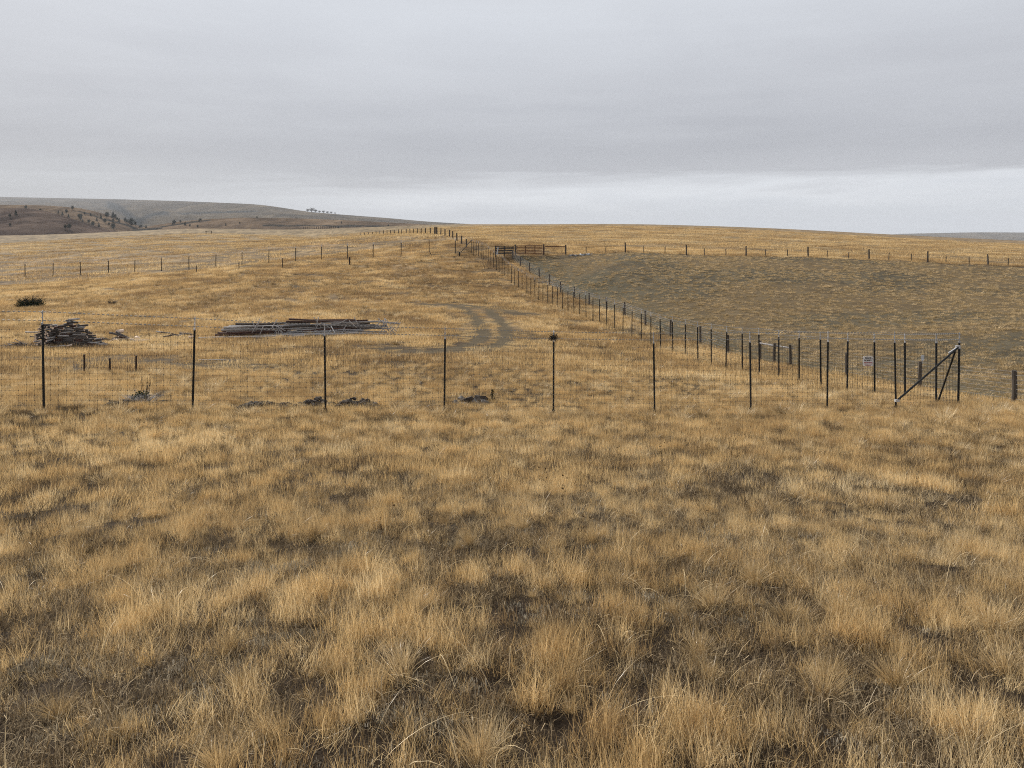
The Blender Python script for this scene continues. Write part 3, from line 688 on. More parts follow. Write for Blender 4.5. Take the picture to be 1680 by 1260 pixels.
# corner bracing of the near fence: two slanting pipes with pale clamps
corner = FL[-1]; p9 = FL[-2]; sp1 = SPp[1]-fo
br_ = MB().tube([p9+Vector((.02, -.06, .30)), corner+Vector((-.03, -.06, 1.93))], .032, 8).build('brace', M['post'], ff)
MB().box(corner+Vector((-.05, -.06, 1.93)), (.13, .08, .10)).tube([corner+Vector((-.36, -.07, 1.73)), corner+Vector((-.05, -.07, 1.93))], .03, 6).build('clamp', M['galv'], br_)
MB().box(p9+Vector((.0, -.06, .28)), (.13, .09, .07)).build('clamp', M['galv'], br_)
MB().tube([SL[1]+Vector((.03, -.05, .06)), SL[0]+Vector((-.14, -.05, 1.78))], .03, 8).build('brace', M['post'], sf)

# fence with wooden posts and bright smooth wires along the pasture
def wood_post(h, r=.075, seed=0):
    rr = random.Random(seed); mb = MB()
    mb.tube([(0, 0, -.3), (rr.uniform(-.01, .01), 0, h*.5), (rr.uniform(-.02, .02), rr.uniform(-.02, .02), h)], [r*1.05, r, r*.92], 9); return mb
def post_fence(name, label, P, hs, rad, wires, wr, m, wmat, sd=0, subs=0):
    root = empty(name, P[0], label, 'fence'); L = [p-P[0] for p in P]; made = {}
    for i, (p, h) in enumerate(zip(L, hs)):
        if h <= 0: continue
        k = (round(h, 1), rad[i])
        rot = (RNG.normal(0, .02), RNG.normal(0, .025), RNG.uniform(0, 6))
        if k in made: copy_part(made[k], root, p, rot)
        else: o = wood_post(h, rad[i], i+sd).build('post', m[i] if isinstance(m, list) else m, root, loc=p); o.rotation_euler = rot; made[k] = o
    st = MB()
    for h in wires:
        for A, B in zip(L[:-1], L[1:]):
            o = Vector((0, -.08, h)); n = max(1, int((B-A).length/6)); pts = []
            for j in range(n+1):
                q = A.lerp(B, j/n); g_ = h1(q.x+P[0].x, q.y+P[0].y)-P[0].z; pts.append(Vector((q.x, q.y, (g_*.5+q.z*.5)))+o)
            st.tube(pts, wr, 3, False)
    st.build('wire_strands', wmat, root)
    return root, L
hts = [1.4, 1.32, 1.32, 1.25, 1.3, 1.3, 1.3]+[1.3]*20
wf, WL = post_fence('wire_fence', 'wooden post fence with bright smooth wires edging the grazed pasture', WP, hts[:len(WP)], [.095 if i < 2 else .085 for i in range(len(WP))], [.25,.45,.62,.8,.97,1.14,1.28], .008, M['oldwood'], M['galv'])
i0 = 4  # 1297, 1270, 1247
MB().tube([WL[i0]+Vector((.1, -.12, 1.1)), WL[i0+2]+Vector((-.1, -.12, 1.18))], .055, 8).build('brace_rail', M['greylog'], wf)
# fence at the far side of the pasture
tall = [1026,1126,1224,1326,1426,1522,1621]; short = [961.5,994,1056,1091,1156,1191,1256,1292,1357,1392,1458,1495,1552,1590,1654]
xs_ = sorted(tall+short)+[1690,1722,1756,1790,1822,1856]
P_ = [at(928, 111)]+[at(x, float(np.interp(x, [845,961,1126,1326,1522,1660,1900], [109,112,111,109,106,104,100]))) for x in xs_]
hs = [0]+[1.5 if (x in tall or x in (1722, 1822)) else 1.05 for x in xs_]; rd = [.1]+[.105 if h > 1.2 else .06 for h in hs[1:]]
post_fence('wire_fence', 'low fence of alternating tall and short posts along the far edge of the pasture', P_, hs, rd, [.35,.7,1.0], .005, M['oldwood'], M['darkwire'], 40)
# old fence over the crest
OX = [(765,117),(757.4,120),(749.6,125),(743,130),(737.6,136),(730,142),(723,150),(716.5,157),(713.5,158.5),(706,165),(698,170),(690.7,176),(684.6,182),(678,188),(672.6,195),(666.5,200),(659,207),(654,214),(647,223),(640.7,232),(635,240),(629,249),(623,258),(617,267),(611,276),(605,285),(598,294),(591,302)]
P_ = [at(*c) for c in OX]; 
post_fence('old_fence', 'old fence of short dark posts climbing over the crest in the middle', P_, [1.5 if i in (7, 8) else 1.3 for i in range(len(P_))], [.17 if i in (7, 8) else .115 for i in range(len(P_))], [.5, 1.0], .006, M['oldwood'], M['darkwire'], 80)
P_ = [at(498+x*3.5, 395-x*.8) for x in range(16)]
post_fence('old_fence', 'distant row of tiny fence posts on the left crest', P_, [1.3]*16, [.13]*16, [.8], .006, M['oldwood'], M['darkwire'], 120)

# corral gate, dark panel and rail
def up(x, y, z): return Vector((x, y, z))
A, B, C_, D_ = at(845.5, 109), at(892, 110.5), at(928, 111), at(812, 108.6)
D_.z = A.z+.05
gr = empty('corral_gate', A, 'brown five rail field gate between two posts at the far pasture corner', 'gate'); b = B-A
for q in (Vector((0, 0, 0)), b): MB().tube([q+up(0, 0, -.3), q+up(0, 0, 1.55)], .13, 8).build('gate_post', M['oldwood'], gr)
mb = MB()
for k in range(6): mb.tube([Vector((.2, -.1, .25+k*.22))+b*.02, b*.97+Vector((-.1, -.1, .27+k*.22))], .05, 6)
mb.build('rails', M['brownwood'], gr)
for t in (.03, .33, .66, .96): MB().tube([b*t+Vector((.1, -.14, .2)), b*t+Vector((.1, -.14, 1.38))], .06, 6).build('upright', M['brownwood'], gr)
rr_ = empty('rail_fence', B+up(.2, 0, 0), 'single brown rail joining the field gate to its end post', 'fence'); b = C_-B-up(.2, 0, 0)
MB().tube([b+up(0, 0, -.3), b+up(0, 0, 1.5)], .12, 8).build('post', M['oldwood'], rr_); MB().tube([Vector((0, -.05, 1.25)), b+Vector((0, -.05, 1.22))], .07, 6).build('rail', M['brownwood'], rr_)
pr = empty('livestock_panel', D_, 'dark heavy corral panel left of the brown field gate', 'livestock panel'); b = A-D_-up(.25, 0, 0)
mb = MB()
for k in range(5): mb.box(b*.5+Vector((0, 0, .22+k*.235)), (b.length, .08, .17), Matrix.Rotation(math.atan2(b.y, b.x), 3, 'Z')@Matrix.Rotation(-math.atan2(b.z, b.xy.length), 3, 'Y'))
mb.build('boards', M['blackwood'], pr)
for t in (.02, .5, .98): MB().box(b*t+Vector((0, -.07, .3)), (.14, .1, 2.0)).build('upright', M['blackwood'], pr)
MB().tube([Vector((.3, -.3, .1)), Vector((.45, -.25, 1.1))], .08, 6).build('pale_end', M['palegrey'], pr)

# ================================================================== SIGNS
def text_part(txt, size, m, parent, loc, wmax):
    cu = bpy.data.curves.new('txt', 'FONT'); cu.body = txt; cu.size = size; cu.align_x = 'CENTER'; cu.align_y = 'CENTER'; cu.extrude = .001; cu.offset = .0035
    t = bpy.data.objects.new('txt', cu); COL.objects.link(t); bpy.context.view_layer.update()
    me = bpy.data.meshes.new_from_object(t.evaluated_get(bpy.context.evaluated_depsgraph_get())); bpy.data.objects.remove(t)
    wd_ = max(v.co.x for v in me.vertices)-min(v.co.x for v in me.vertices); s = wmax/wd_
    for v in me.vertices: v.co.x *= s
    me.materials.clear(); me.materials.append(m); o = bpy.data.objects.new('lettering', me); link(o); o.parent = parent; o.location = loc; o.rotation_euler = (math.pi/2, 0, 0); return o
q = SPp[3]; dcol = q.y*math.cos(PITCH)+(CZ-q.z)*math.sin(PITCH)
sc_ = dcol/F; sx0 = (1422.3-840)*sc_; 
zs = CZ+ray(1422, 592)[2]/ray(1422, 592)[1]*q.y
sg = empty('warning_sign', (sx0, q.y-.09, zs), 'small white square sign with black and red lettering hung on the long fence', 'sign')
w_ = .40; hh_ = .37; rr2 = .04; ol = []
for cx_, cz_, a0 in ((w_/2-rr2, hh_/2-rr2, 0), (-w_/2+rr2, hh_/2-rr2, 90), (-w_/2+rr2, -hh_/2+rr2, 180), (w_/2-rr2, -hh_/2+rr2, 270)):
    for k in range(4): a = R(a0+k*30); ol.append((cx_+rr2*math.cos(a), cz_+rr2*math.sin(a)))
n_ = len(ol); V = [(x, 0, z) for x, z in ol]+[(x, .008, z) for x, z in ol]
mesh('panel', V, [tuple(range(n_)), tuple(range(n_, 2*n_))[::-1]]+[((k+1) % n_, k, n_+k, n_+(k+1) % n_) for k in range(n_)], M['signwhite'], sg)
text_part('PRIVATE', .085, M['signblack'], sg, (0, -.003, .115), .24)
text_part('PROPERTY', .085, M['signblack'], sg, (0, -.003, .03), .32)
for k, z_ in enumerate((-.045, -.105, -.155)):
    MB().box((0, -.003, z_), (.32 if k < 2 else .22, .004, .022)).build('red_line', M['signred'], sg)
q = WP[2]; tg = empty('marker_plate', (q.x+.06, q.y-.12, q.z+1.36), 'small pale grey plate fixed on top of a wooden fence post', 'plate')
MB().box((0, 0, .13), (.15, .012, .24)).build('plate', M['palegrey'], tg); MB().box((0, .02, 0), (.03, .02, .3)).build('bracket', M['galv'], tg)

# ================================================================== LONE POSTS
for (x, y0, y1, r_, lab) in [(138,582,612,.035,'leftmost of three short rusty stakes below the stacked firewood'),(180,588,612,.035,'middle one of three short rusty stakes below the stacked firewood'),(223,584,612,.035,'rightmost of three short rusty stakes, nearest the twiggy shrub'),
        (322,436,448,.06,'leftmost thin stake in front of the far fence in the left field'),(392,430,443,.06,'short thin stake in front of the far fence, between a leaning pair of fence posts'),(463.5,424,440,.06,'short thin dark stake below the far fence near the middle of the left field'),(573.5,422,435,.11,'short thick dark stake just below the far fence, stoutest of its row'),
        ]:
    p = hit(x, y1); h = (y1-y0)/F*p.y*1.02
    o = MB().tube([(0, 0, -.15), (.01, 0, h*.5), (RNG.uniform(-.04, .04)*h, 0, h)], r_, 6).build('steel_stake', M['rust'], None, loc=p); tag(o, lab, 'stake', 'short stakes standing in the left field')
p = hit(338, 383.5); t = empty('wooden_brace', p, 'low wooden brace of two posts and a rail on the left skyline', 'fence brace')
for dx in (0, 2.1): MB().tube([(dx, 0, -.2), (dx+.03, 0, 1.15)], .14, 7).build('post', M['oldwood'], t)
MB().tube([(-.3, -.1, 1.0), (2.3, -.1, 1.08)], .12, 7).build('rail', M['oldwood'], t)

# ================================================================== FIREWOOD STACK
def log_mesh(L, r, seed, m, n=8):
    rr = random.Random(seed); mb = MB(); pts = [Vector((L*(i/3-.5), rr.uniform(-.3, .3)*r*L, rr.uniform(-.25, .25)*r*L)) for i in range(4)]
    mb.tube(pts, [r*rr.uniform(.9, 1.1)*(1-.12*i/3) for i in range(4)], n); return mb.v, mb.f
def log_data(name, L, r, seed, m):
    V, Fc = log_mesh(L, r, seed, m); me = bpy.data.meshes.new(name); me.from_pydata(V, [], Fc)
    me.materials.append(m); me.materials.append(M['cutwood'])
    for p in me.polygons:
        if len(p.vertices) > 4: p.material_index = 1
        else: p.use_smooth = True
    return me
short_d = [log_data('firewood_log', .52+.10*(i % 4), .050+.010*(i % 3), i, M[['darklog', 'greylog', 'darklog', 'redlog', 'darklog'][i % 5]]) for i in range(10)]
base = at(118, 46); S = 46.9/F
def pxm(x): return (x-118)*S
def zpx(y): return (571-y)*S
def put(me, name, loc, rot, lab, cat, grp):
    o = bpy.data.objects.new(name, me); link(o); o.location = loc; o.rotation_euler = rot; return tag(o, lab, cat, grp)
lv = 0; y_ = 571
prof = lambda z: (np.interp(z, [0, .3, .8, 1.1, 1.3, 1.75], [66, 70, 73, 80, 96, 114]), np.interp(z, [0, .25, .45, .7, .95, 1.3, 1.6, 1.8], [170, 164, 150, 138, 133, 128, 124, 123]))
z_ = .07; k = 0; top_i = []
while z_ < 1.72:
    x0, x1 = prof(z_); 
    for row in range(2 if z_ < 1.3 else 1):
        x = pxm(x0)+RNG.uniform(0, .3)
        while x < pxm(x1)-.15:
            me = short_d[RNG.integers(0, 10)]; L = me.vertices[-1].co.x-me.vertices[0].co.x
            xx = x+L/2; yy = base.y+row*.28+RNG.uniform(-.06, .06)-(.25 if z_ < .5 else 0)*0
            gz = h1(base.x+xx, yy)
            top = z_ > 1.6
            put(me, 'firewood_log', (base.x+xx, yy, max(gz, base.z-.3)+z_), (RNG.uniform(0, 6), RNG.normal(0, .09), RNG.normal(0, .2)),
                'dark weathered log lying lengthwise in the tall firewood stack', 'log', 'lengthwise logs of the firewood stack')
            x += L+RNG.uniform(-.06, .05); k += 1
    z_ += .10
# ends facing the viewer on the stack's left flank
for j in range(9):
    for i in range(4):
        me = short_d[RNG.integers(0, 10)]; px_ = 70+i*6.3+RNG.uniform(-1, 1)+j*.7
        X_ = base.x+pxm(px_); Y_ = base.y-.55+RNG.uniform(-.05, .12)+j*.03
        put(me, 'firewood_log', (X_, Y_, h1(X_, Y_)+.09+j*.145+(i % 2)*.07), (0, RNG.normal(0, .06)+.0, math.pi/2+RNG.normal(-.12, .14)),
            'log showing its pale sawn end on the left flank of the firewood stack', 'log', 'end-on logs of the firewood stack')
# poles lying around its foot
def lone(x, y, L, r, rz, ry, m, name, lab, cat, grp=None, dz=0):
    p = hit(x, y); me = log_data(name, L, r, int(x*7+y), m); return put(me, name, (p.x, p.y, p.z+r*.8+dz), (RNG.uniform(0, 6), ry, rz), lab, cat, grp)
lone(58,573,3.4,.05,.05,-.06,M['greylog'],'loose_pole','long pale pole lying in front of the firewood stack','pole')
lone(40,568,2.2,.045,-.1,-.03,M['darklog'],'loose_pole','dark thin pole sticking out left of the firewood stack','pole')
lone(58,552,1.3,.045,.1,.02,M['greylog'],'loose_pole','short pole jutting left from halfway up the firewood stack','pole',None,.25)
lone(62,557,1.1,.045,-.1,.05,M['darklog'],'loose_pole','second short pole jutting left low in the firewood stack','pole',None,.12)
lone(103,572,1.0,.06,.6,-.3,M['cutwood'],'split_log','pale split log leaning at the foot of the firewood stack','log')
lone(110,571,.8,.05,-.5,.2,M['greylog'],'split_log','grey split log right of the pale one at the stack foot','log')
def brush(name, x, y, n, rad, hgt, r, m, lab, cat='brush pile', flat=.5, L=(.4, 1.1)):
    p = hit(x, y); mb = MB(); rr = random.Random(int(x*13+y))
    for i in range(n):
        a = rr.uniform(0, 6.28); d = rad*rr.random(); c = Vector((math.cos(a)*d, math.sin(a)*d*.5, rr.random()*hgt*(1-d/rad*.7)+.03))
        v = Vector((rr.uniform(-1, 1), rr.uniform(-.6, .6), rr.uniform(-flat, flat)*.6)).normalized()*rr.uniform(*L)/2
        k_ = Vector((rr.uniform(-.05, .05), 0, rr.uniform(-.05, .05)))
        mb.tube([c-v, c+k_, c+v], [r*1.1, r, r*.5], 5)
    o = mb.build(name, m, None, loc=p); return tag(o, lab, cat)
brush('brush_pile', 32, 571, 34, .8, .3, .022, M['darklog'], 'small heap of dark branches left of the firewood stack')
brush('brush_pile', 6, 572, 16, .5, .12, .02, M['greylog'], 'thin scatter of grey sticks at the left edge of the field')
# low heap right of the stack
hp = []
for (x, y, L, rz, ry, m, lab) in [(176,560,.7,.2,.2,'darklog','dark log at the left end of the low wood heap'),(186,559,.9,-.3,-.4,'darklog','dark log leaning in the low wood heap'),(199,560,1.1,.1,.1,'darklog','longest dark log in the middle of the low wood heap'),
      (207,558,.9,.5,.35,'redlog','reddish log sloping down at the right of the low wood heap'),(181,562,.6,.9,-.4,'cutwood','pale split piece at the front of the low wood heap'),(194,562,.55,-.6,.3,'cutwood','second pale split piece in front of the low wood heap'),
      (230,560,1.3,.06,.03,'cutwood','thin pale slat lying right of the low wood heap'),(212,561,.5,.4,.1,'darklog','short dark log under the right end of the low wood heap')]:
    hp.append(lone(x, y, L, .07 if m != 'cutwood' else .045, rz, ry, M[m], 'scrap_log', lab, 'log', None, .05))
lone(197,557,.5,.13,1.35,0,M['cutwood'],'log_round','pale round log end topping the low wood heap','log',None,.42)
lone(193,558,1.1,.075,.1,.25,M['darklog'],'scrap_log','dark log bridging the top of the low wood heap','log',None,.28)
lone(203,558,1.1,.075,-.1,.45,M['darklog'],'scrap_log','dark log slanting from the top of the low wood heap','log',None,.22)
p = hit(226, 558); o = MB().rock((0, 0, .1), .2, (1.2, .8, .6), 4).build('log_round', M['cutwood'], None, True, p); tag(o, 'pale wood chunk lying beyond the low wood heap', 'log')
rr = random.Random(21)
for i in range(16):
    x = rr.choice([rr.uniform(150, 178), rr.uniform(205, 242)]); o = lone(x, rr.uniform(558, 564), rr.uniform(.25, .7), rr.uniform(.03, .06), rr.uniform(-1.2, 1.2), rr.uniform(-.2, .2), M[rr.choice(['greylog', 'cutwood', 'darklog'])], 'wood_scrap', 'small scrap of wood strewn on the grass right of the firewood stack', 'wood scrap', 'wood scraps strewn right of the firewood stack', .04)
# broken heap between the two stacks
for i, (x, y, L, rz, ry, m, lab) in enumerate([(268,549,1.0,.0,.10,'greylog','thin pole pointing left from the small broken heap'),(277,551,1.0,.1,.15,'darklog','dark pole in the left half of the small broken heap'),(279,556,.8,.4,-.15,'darklog','dark stub at the foot of the small broken heap'),
      (303,549,.8,0,.05,'darklog','upper dark pole of the small broken heap'),(308,552,1.1,-.05,.08,'darklog','lower dark pole of the small broken heap'),(314,558,.35,.6,.0,'cutwood','pale chip beside the fence post at the small broken heap'),(292,553,.7,.3,-.2,'greylog','grey stick across the middle of the small broken heap')]):
    lone(x, y, L, .05, rz, ry, M[m], 'scrap_pole', lab, 'pole', None, .08+.05*(i % 3))
# ================================================================== LONG POLE STACK
PD = [log_data('long_pole', L_, r_, 50+i, M[m_]) for i, (L_, r_, m_) in enumerate([(5.2,.065,'greylog'),(6.2,.07,'greylog'),(4.4,.06,'redlog'),(5.8,.075,'darklog'),(3.6,.055,'greylog'),(6.8,.07,'greylog'),(4.8,.08,'darklog'),(5.4,.06,'redlog')])]
pb0 = at(355, 50.5); pb1 = at(656, 53.5); dirp = pb1-pb0; Lp = dirp.length; du = dirp.normalized(); hd = math.atan2(du.y, du.x)
lens = [5.2,6.2,4.4,5.8,3.6,6.8,4.8,5.4]; cnt = 0
for lay in range(8):
    for row in range(3 if lay < 6 else 2):
        s0 = [0, -.1, .2, .3, .45, .6, 1.2, 4.4][lay]+row*.15
        s = s0
        while s < Lp-1.6:
            j = int(RNG.integers(0, 8)); L = lens[j]
            if s+L > Lp+.1: j = 4; L = lens[4]
            if s+L > Lp+.15: break
            hmax = .12+.90*np.interp(s+L/2, [0, 2, 5, Lp], [.72, .8, .95, 1.0]); zz_ = .07+lay*.128
            if zz_ < hmax:
                c = pb0+du*(s+L/2)+Vector((-du.y, du.x, 0)).normalized()*(row*.22+RNG.uniform(-.06, .06))
                put(PD[j], 'long_pole', (c.x, c.y, h1(c.x, c.y)*.3+(pb0.z+du.z*(s+L/2))*.7+zz_), (RNG.uniform(0, 6), RNG.normal(0, .018)-math.asin(du.z)*0+(-math.atan2(du.z, du.xy.length)), hd+RNG.normal(0, .018)),
                    'long weathered pole lying in the long low stack behind the fence', 'pole', 'poles of the long low stack'); cnt += 1
            s += L*RNG.uniform(.8, 1.0)+.1
# broken splintery ends and slats leaning on it
rr = random.Random(5); k = 0
for (x, n) in ((425, 5), (458, 8), (513, 3), (540, 3), (583, 3), (628, 9), (645, 7), (560, 3)):
    for i in range(n):
        xx = x+rr.uniform(-9, 9); yy = rr.uniform(528, 549); p = at(xx, float(np.interp(xx, [355, 656], [50.5, 53.5]))-.28); S2 = p.y*1.02/F
        L = rr.uniform(.4, 1.0); me = log_data('splintered_stick', L, rr.uniform(.018, .032), int(xx*31+i), M['strap'] if (x in (540,) and i < 2) else M['greylog'])
        ang = rr.choice((-1, 1))*rr.uniform(.5, 1.25)
        put(me, 'splintered_stick', (p.x, p.y+rr.uniform(-.1, .1), p.z+max(.2, (551-yy)*S2)), (0, ang, rr.uniform(-.4, .4)), 'grey splintered stick leaning against the long pole stack', 'stick', 'sticks on the long pole stack'); k += 1
for i in range(12):
    x = rr.uniform(385, 625); p = at(x, float(np.interp(x, [355, 656], [50.5, 53.5]))-.55-rr.random()*.3)
    put(PD[[0, 4, 5][i % 3]], 'long_pole', (p.x, p.y, p.z+.06), (rr.uniform(0, 6), 0, hd+rr.uniform(-.12, .12)), 'loose pole lying on the grass at the foot of the long stack', 'pole', 'loose poles at the foot of the long stack')
o = lone(457, 563, 2.6, .03, .0, 0, M['redlog'], 'loose_pole', 'thin reddish pole lying in the grass just below the long stack', 'pole')
o = lone(352, 592, 1.6, .03, -.1, 0, M['greylog'], 'loose_pole', 'thin grey pole on the grass right of the second tall fence post', 'pole')

# ================================================================== SHRUBS, MOUNDS, STONES
def crown_blades(rad, hgt, n, w, seed, shape='ball'):
    rg = np.random.default_rng(seed); P = rg.normal(0, 1, (n, 3)); P /= np.linalg.norm(P, axis=1)[:, None]; P *= (rg.random(n)**.4)[:, None]
    if shape == 'cone':
        t = rg.random(n)**1.3; a = rg.random(n)*6.28; rr_ = rad*(1-t*.86)*(.35+.65*rg.random(n)**.6)*(.75+.35*np.sin(a*3+t*14)); P = np.stack([np.cos(a)*rr_, np.sin(a)*rr_, t*hgt], -1)
    elif shape == 'box':
        P = rg.uniform(-1, 1, (n, 3)); P[:, 0] *= rad; P[:, 1] *= rad*.6; P[:, 2] = (P[:, 2]*.5+.5)*hgt*(.72+.28*np.sin(P[:, 0]*9)*np.sin(P[:, 1]*7+1))
    else:
        P = P*np.array([rad, rad, hgt/2])*(.8+.3*np.sin(P[:, :1]*7+P[:, 2:]*5)); P[:, 2] += hgt/2
    d = rg.normal(0, 1, (n, 3)); d /= np.linalg.norm(d, axis=1)[:, None]; e = rg.normal(0, 1, (n, 3)); e -= d*(d*e).sum(1)[:, None]; e /= np.linalg.norm(e, axis=1)[:, None]
    s = w*rg.uniform(.6, 1.3, n)[:, None]
    V = np.stack([P-d*s-e*s*.5, P+d*s-e*s*.5, P+e*s], 1).reshape(-1, 3); T = np.arange(3*n).reshape(-1, 3)
    return V, np.zeros((0, 4), int), T, np.repeat(rg.random(n), 3)
def foliage(name, data, m, parent, loc=None):
    o = bpy.data.objects.new(name, blade_mesh(name, data, m)); link(o); o.parent = parent
    if loc is not None: o.location = loc
    return o
def twigs(n, rad, hgt, r, seed, spread=1.0):
    rr = random.Random(seed); mb = MB()
    for i in range(n):
        a = rr.uniform(0, 6.28); h = hgt*rr.uniform(.5, 1); s = rad*rr.uniform(.3, 1)*spread
        p0 = Vector((math.cos(a)*rad*.15, math.sin(a)*rad*.15, -.03)); p2 = Vector((math.cos(a)*s, math.sin(a)*s, h)); p1 = p0.lerp(p2, .5)+Vector((rr.uniform(-.1, .1)*rad, 0, .06*hgt))
        mb.tube([p0, p1, p2], [r, r*.7, r*.3], 4)
        for k in range(3):
            b0 = p1.lerp(p2, rr.uniform(0, .8)); b1 = b0+Vector((rr.uniform(-.3, .3)*rad, rr.uniform(-.3, .3)*rad, hgt*rr.uniform(.1, .3))); mb.tube([b0, b1], [r*.5, r*.2], 3)
    return mb
p = hit(50, 504); t = empty('dark_bush', p, 'nearly black flat topped bush standing alone in the far left grass', 'bush')
foliage('foliage', crown_blades(1.15, .85, 2600, .05, 3, 'box'), M['needle'], t); twigs(60, 1.25, 1.15, .02, 4).build('branches', M['darktwig'], t)
p = hit(183, 499); t = empty('low_bush', p, 'tiny brown brushy clump right of the black bush', 'bush'); twigs(40, .6, .35, .02, 6).build('twigs', M['twig'], t)
p = hit(234, 664); t = empty('twiggy_shrub', p, 'olive shrub with pale dead twigs and one tall bare stem just behind the near fence', 'shrub')
foliage('foliage', crown_blades(.22, .38, 900, .022, 9), M['olive'], t, (-.05, 0, 0))
twigs(70, .55, .34, .007, 10, 1.2).build('dead_twigs', M['greylog'], t); twigs(7, .16, .78, .010, 12).build('tall_stem', M['twig'], t, loc=(.06, 0, 0))
p = hit(808, 662); t = empty('conifer_sapling', p, 'small dark green conifer sapling right of the heap of stones', 'sapling')
foliage('foliage', crown_blades(.2, .45, 420, .014, 15, 'cone'), M['needle'], t); MB().tube([(0, 0, -.05), (0, 0, .42)], [.014, .004], 6).build('stem', M['trunk'], t)
for i in range(7): a = i*.9; MB()
def mound(x0, x1, y, h, n, seed, lab, m='soil'):
    A = hit(x0, y); B = hit(x1, y); c = (A+B)/2; rr = random.Random(seed); mb = MB(); L = (B-A).length/2
    for i in range(n):
        u = rr.uniform(-1, 1); v = rr.uniform(-1, 1)*.45; hh = h*(1-u*u)*(.4+.6*abs(math.sin(u*5+seed)))
        q = Vector((u*L, v, 0)); zz_ = h1(c.x+q.x, c.y+q.y)-c.z; r_ = rr.uniform(.03, .10)
        mb.rock((q.x, q.y, zz_+max(0, hh*rr.random())), r_, (1.2, 1, .7), seed*99+i)
    o = mb.build('dirt_mound', M[m], None, False, c); return tag(o, lab, 'dirt mound')
mound(405, 478, 668, .10, 90, 1, 'low strip of dark dug soil right of the second fence post')
mound(485, 545, 667, .16, 90, 2, 'dark clods of dug soil around the foot of the third fence post')
mound(552, 618, 669, .26, 130, 3, 'tallest heap of dark dug soil right of the third fence post')
mound(185, 225, 664, .08, 40, 5, 'thin line of dark soil left of the twiggy shrub')
mound(245, 275, 666, .08, 30, 6, 'small dark soil scrape right of the twiggy shrub')
ST = [(747,664,.10,'leftmost small stone of the heap'),(757,661,.14,'reddish flat stone left in the heap'),(768,662,.17,'peaked dark stone at the middle of the heap'),(778,663,.12,'small grey stone right of the peaked one in the heap'),(789,661,.20,'largest dark stone of the heap'),(796,664,.13,'low grey stone at the right end of the heap'),(783,665,.09,'little pale stone at the front of the heap'),(762,665,.09,'small front stone below the reddish one in the heap')]
for i, (x, y, r_, lab) in enumerate(ST):
    p = hit(x, y); o = MB().rock((0, 0, r_*.35), r_, (1.2, .9, .8), 200+i).build('field_stone', M['soil' if i in (2, 4) else 'rock'], None, False, p); tag(o, lab+' beside the sapling', 'stone', 'stones heaped beside the sapling')
rr = random.Random(8)
for i in range(22):
    x = 935+i*1.8+rr.uniform(-2, 2); p = hit(x+rr.uniform(-3, 3), 420.5-(i*.12)+rr.uniform(-.6, 1.0)); r_ = rr.uniform(.10, .2)
    o = MB().rock((0, 0, r_*.3), r_, (1.4, 1, .7), 300+i).build('field_stone', M['rock' if i % 3 else 'palegrey'], None, False, p); tag(o, 'small stone in the row on bare ground right of the field gate', 'stone', 'row of stones near the field gate')
# tumbleweed caught on a fence post
q = FP[6]; rr = random.Random(4); mb = MB()
for i in range(90):
    d = Vector((rr.gauss(0, 1), rr.gauss(0, .8), rr.gauss(0, .7))).normalized(); e = Vector((rr.gauss(0, 1), rr.gauss(0, 1), rr.gauss(0, 1))).normalized()
    c = d*rr.uniform(.02, .13); mb.tube([c-e*.07, c+d*.03, c+e*.07+d*.04], [.006, .005, .002], 4)
t = tag(mb.build('tumbleweed', M['darktwig'], None, loc=(q.x-.02, q.y-.08, q.z+2.2)), 'dark tangle of tumbleweed caught on top of a tall fence post', 'tumbleweed')

# ================================================================== TREES ON THE HILLS
def project(P):
    x, y, z = P[..., 0], P[..., 1], P[..., 2]-CZ; c, s = math.cos(PITCH), math.sin(PITCH); dz = y*c-z*s
    return 840+F*x/dz, YC-F*(y*s+z*c)/dz
def onhill(hl, px, py):
    G_ = hl[5]; u, v = project(G_[:90]); d = (u-px)**2+((v-py)*3)**2; i = np.unravel_index(np.argmin(d), d.shape); return Vector(G_[i])
def hill_tree(kind, loc, h, lab, grp, proto=None, s=1):
    if proto is None:
        t = empty('hill_tree', loc, lab, 'tree', grp); mb = MB().tube([(0, 0, -.8), (.1, 0, h*.5), (0, .1, h*.85)], [h*.035, h*.022, h*.008], 6)
        for k in range(5): a = k*1.3; mb.tube([(0, 0, h*(.25+.1*k)), (math.cos(a)*h*.2, math.sin(a)*h*.2, h*(.33+.1*k))], [h*.012, h*.004], 4)
        mb.build('trunk', M['trunk'], t); d = crown_blades(h*.36, h*.92, 700, h*.045, int(h*10)+kind, 'cone' if kind == 0 else 'ball'); d[0][:, 2] += h*.1
        foliage('crown', d, M['needle'], t)
    else:
        t = copy_tree(proto); t['label'] = lab; t['group'] = grp; t.location = loc
    t.scale = (s, s, s*random.uniform(.9, 1.15)); t.rotation_euler.z = random.uniform(0, 6); return t
TB = [(17,357,6),(27,353,7),(43,343.5,6),(66,347,5),(69,349,5),(76,351,5),(15,372,5),(102,354,6),(112,350,6),(119,344.5,6),(114,358,5),(131,361,9),(140,352,5),(150,355,5),(144,367,7),(154,372,8),(166,359,6),(172,366,8),(176,358,9),(184,358,9),(188,359,7),(184,364,5),(197,364,6),(205,365,7),(217,372,12),(163,374,6),(187,377,10),(114,377,9),(216,367,7),(108,376,7),(128,357,5),(160,363,5),(210,366,5),(222,371,6),(135,364,4),(178,370,5),(193,362,5),(96,351,4)]
TD = [(287,369,9),(305,370.5,7),(312,372.5,5),(324,373,5),(371,370,5),(394,368,4),(330,363,5),(326,363.5,5),(297,366.5,5),(421,358,4),(559,367,4),(636,372.5,4),(485,357.5,3),(283,370,5),(232,373,5),(228,374,5),(240,374.5,5),(557,375.5,4)]
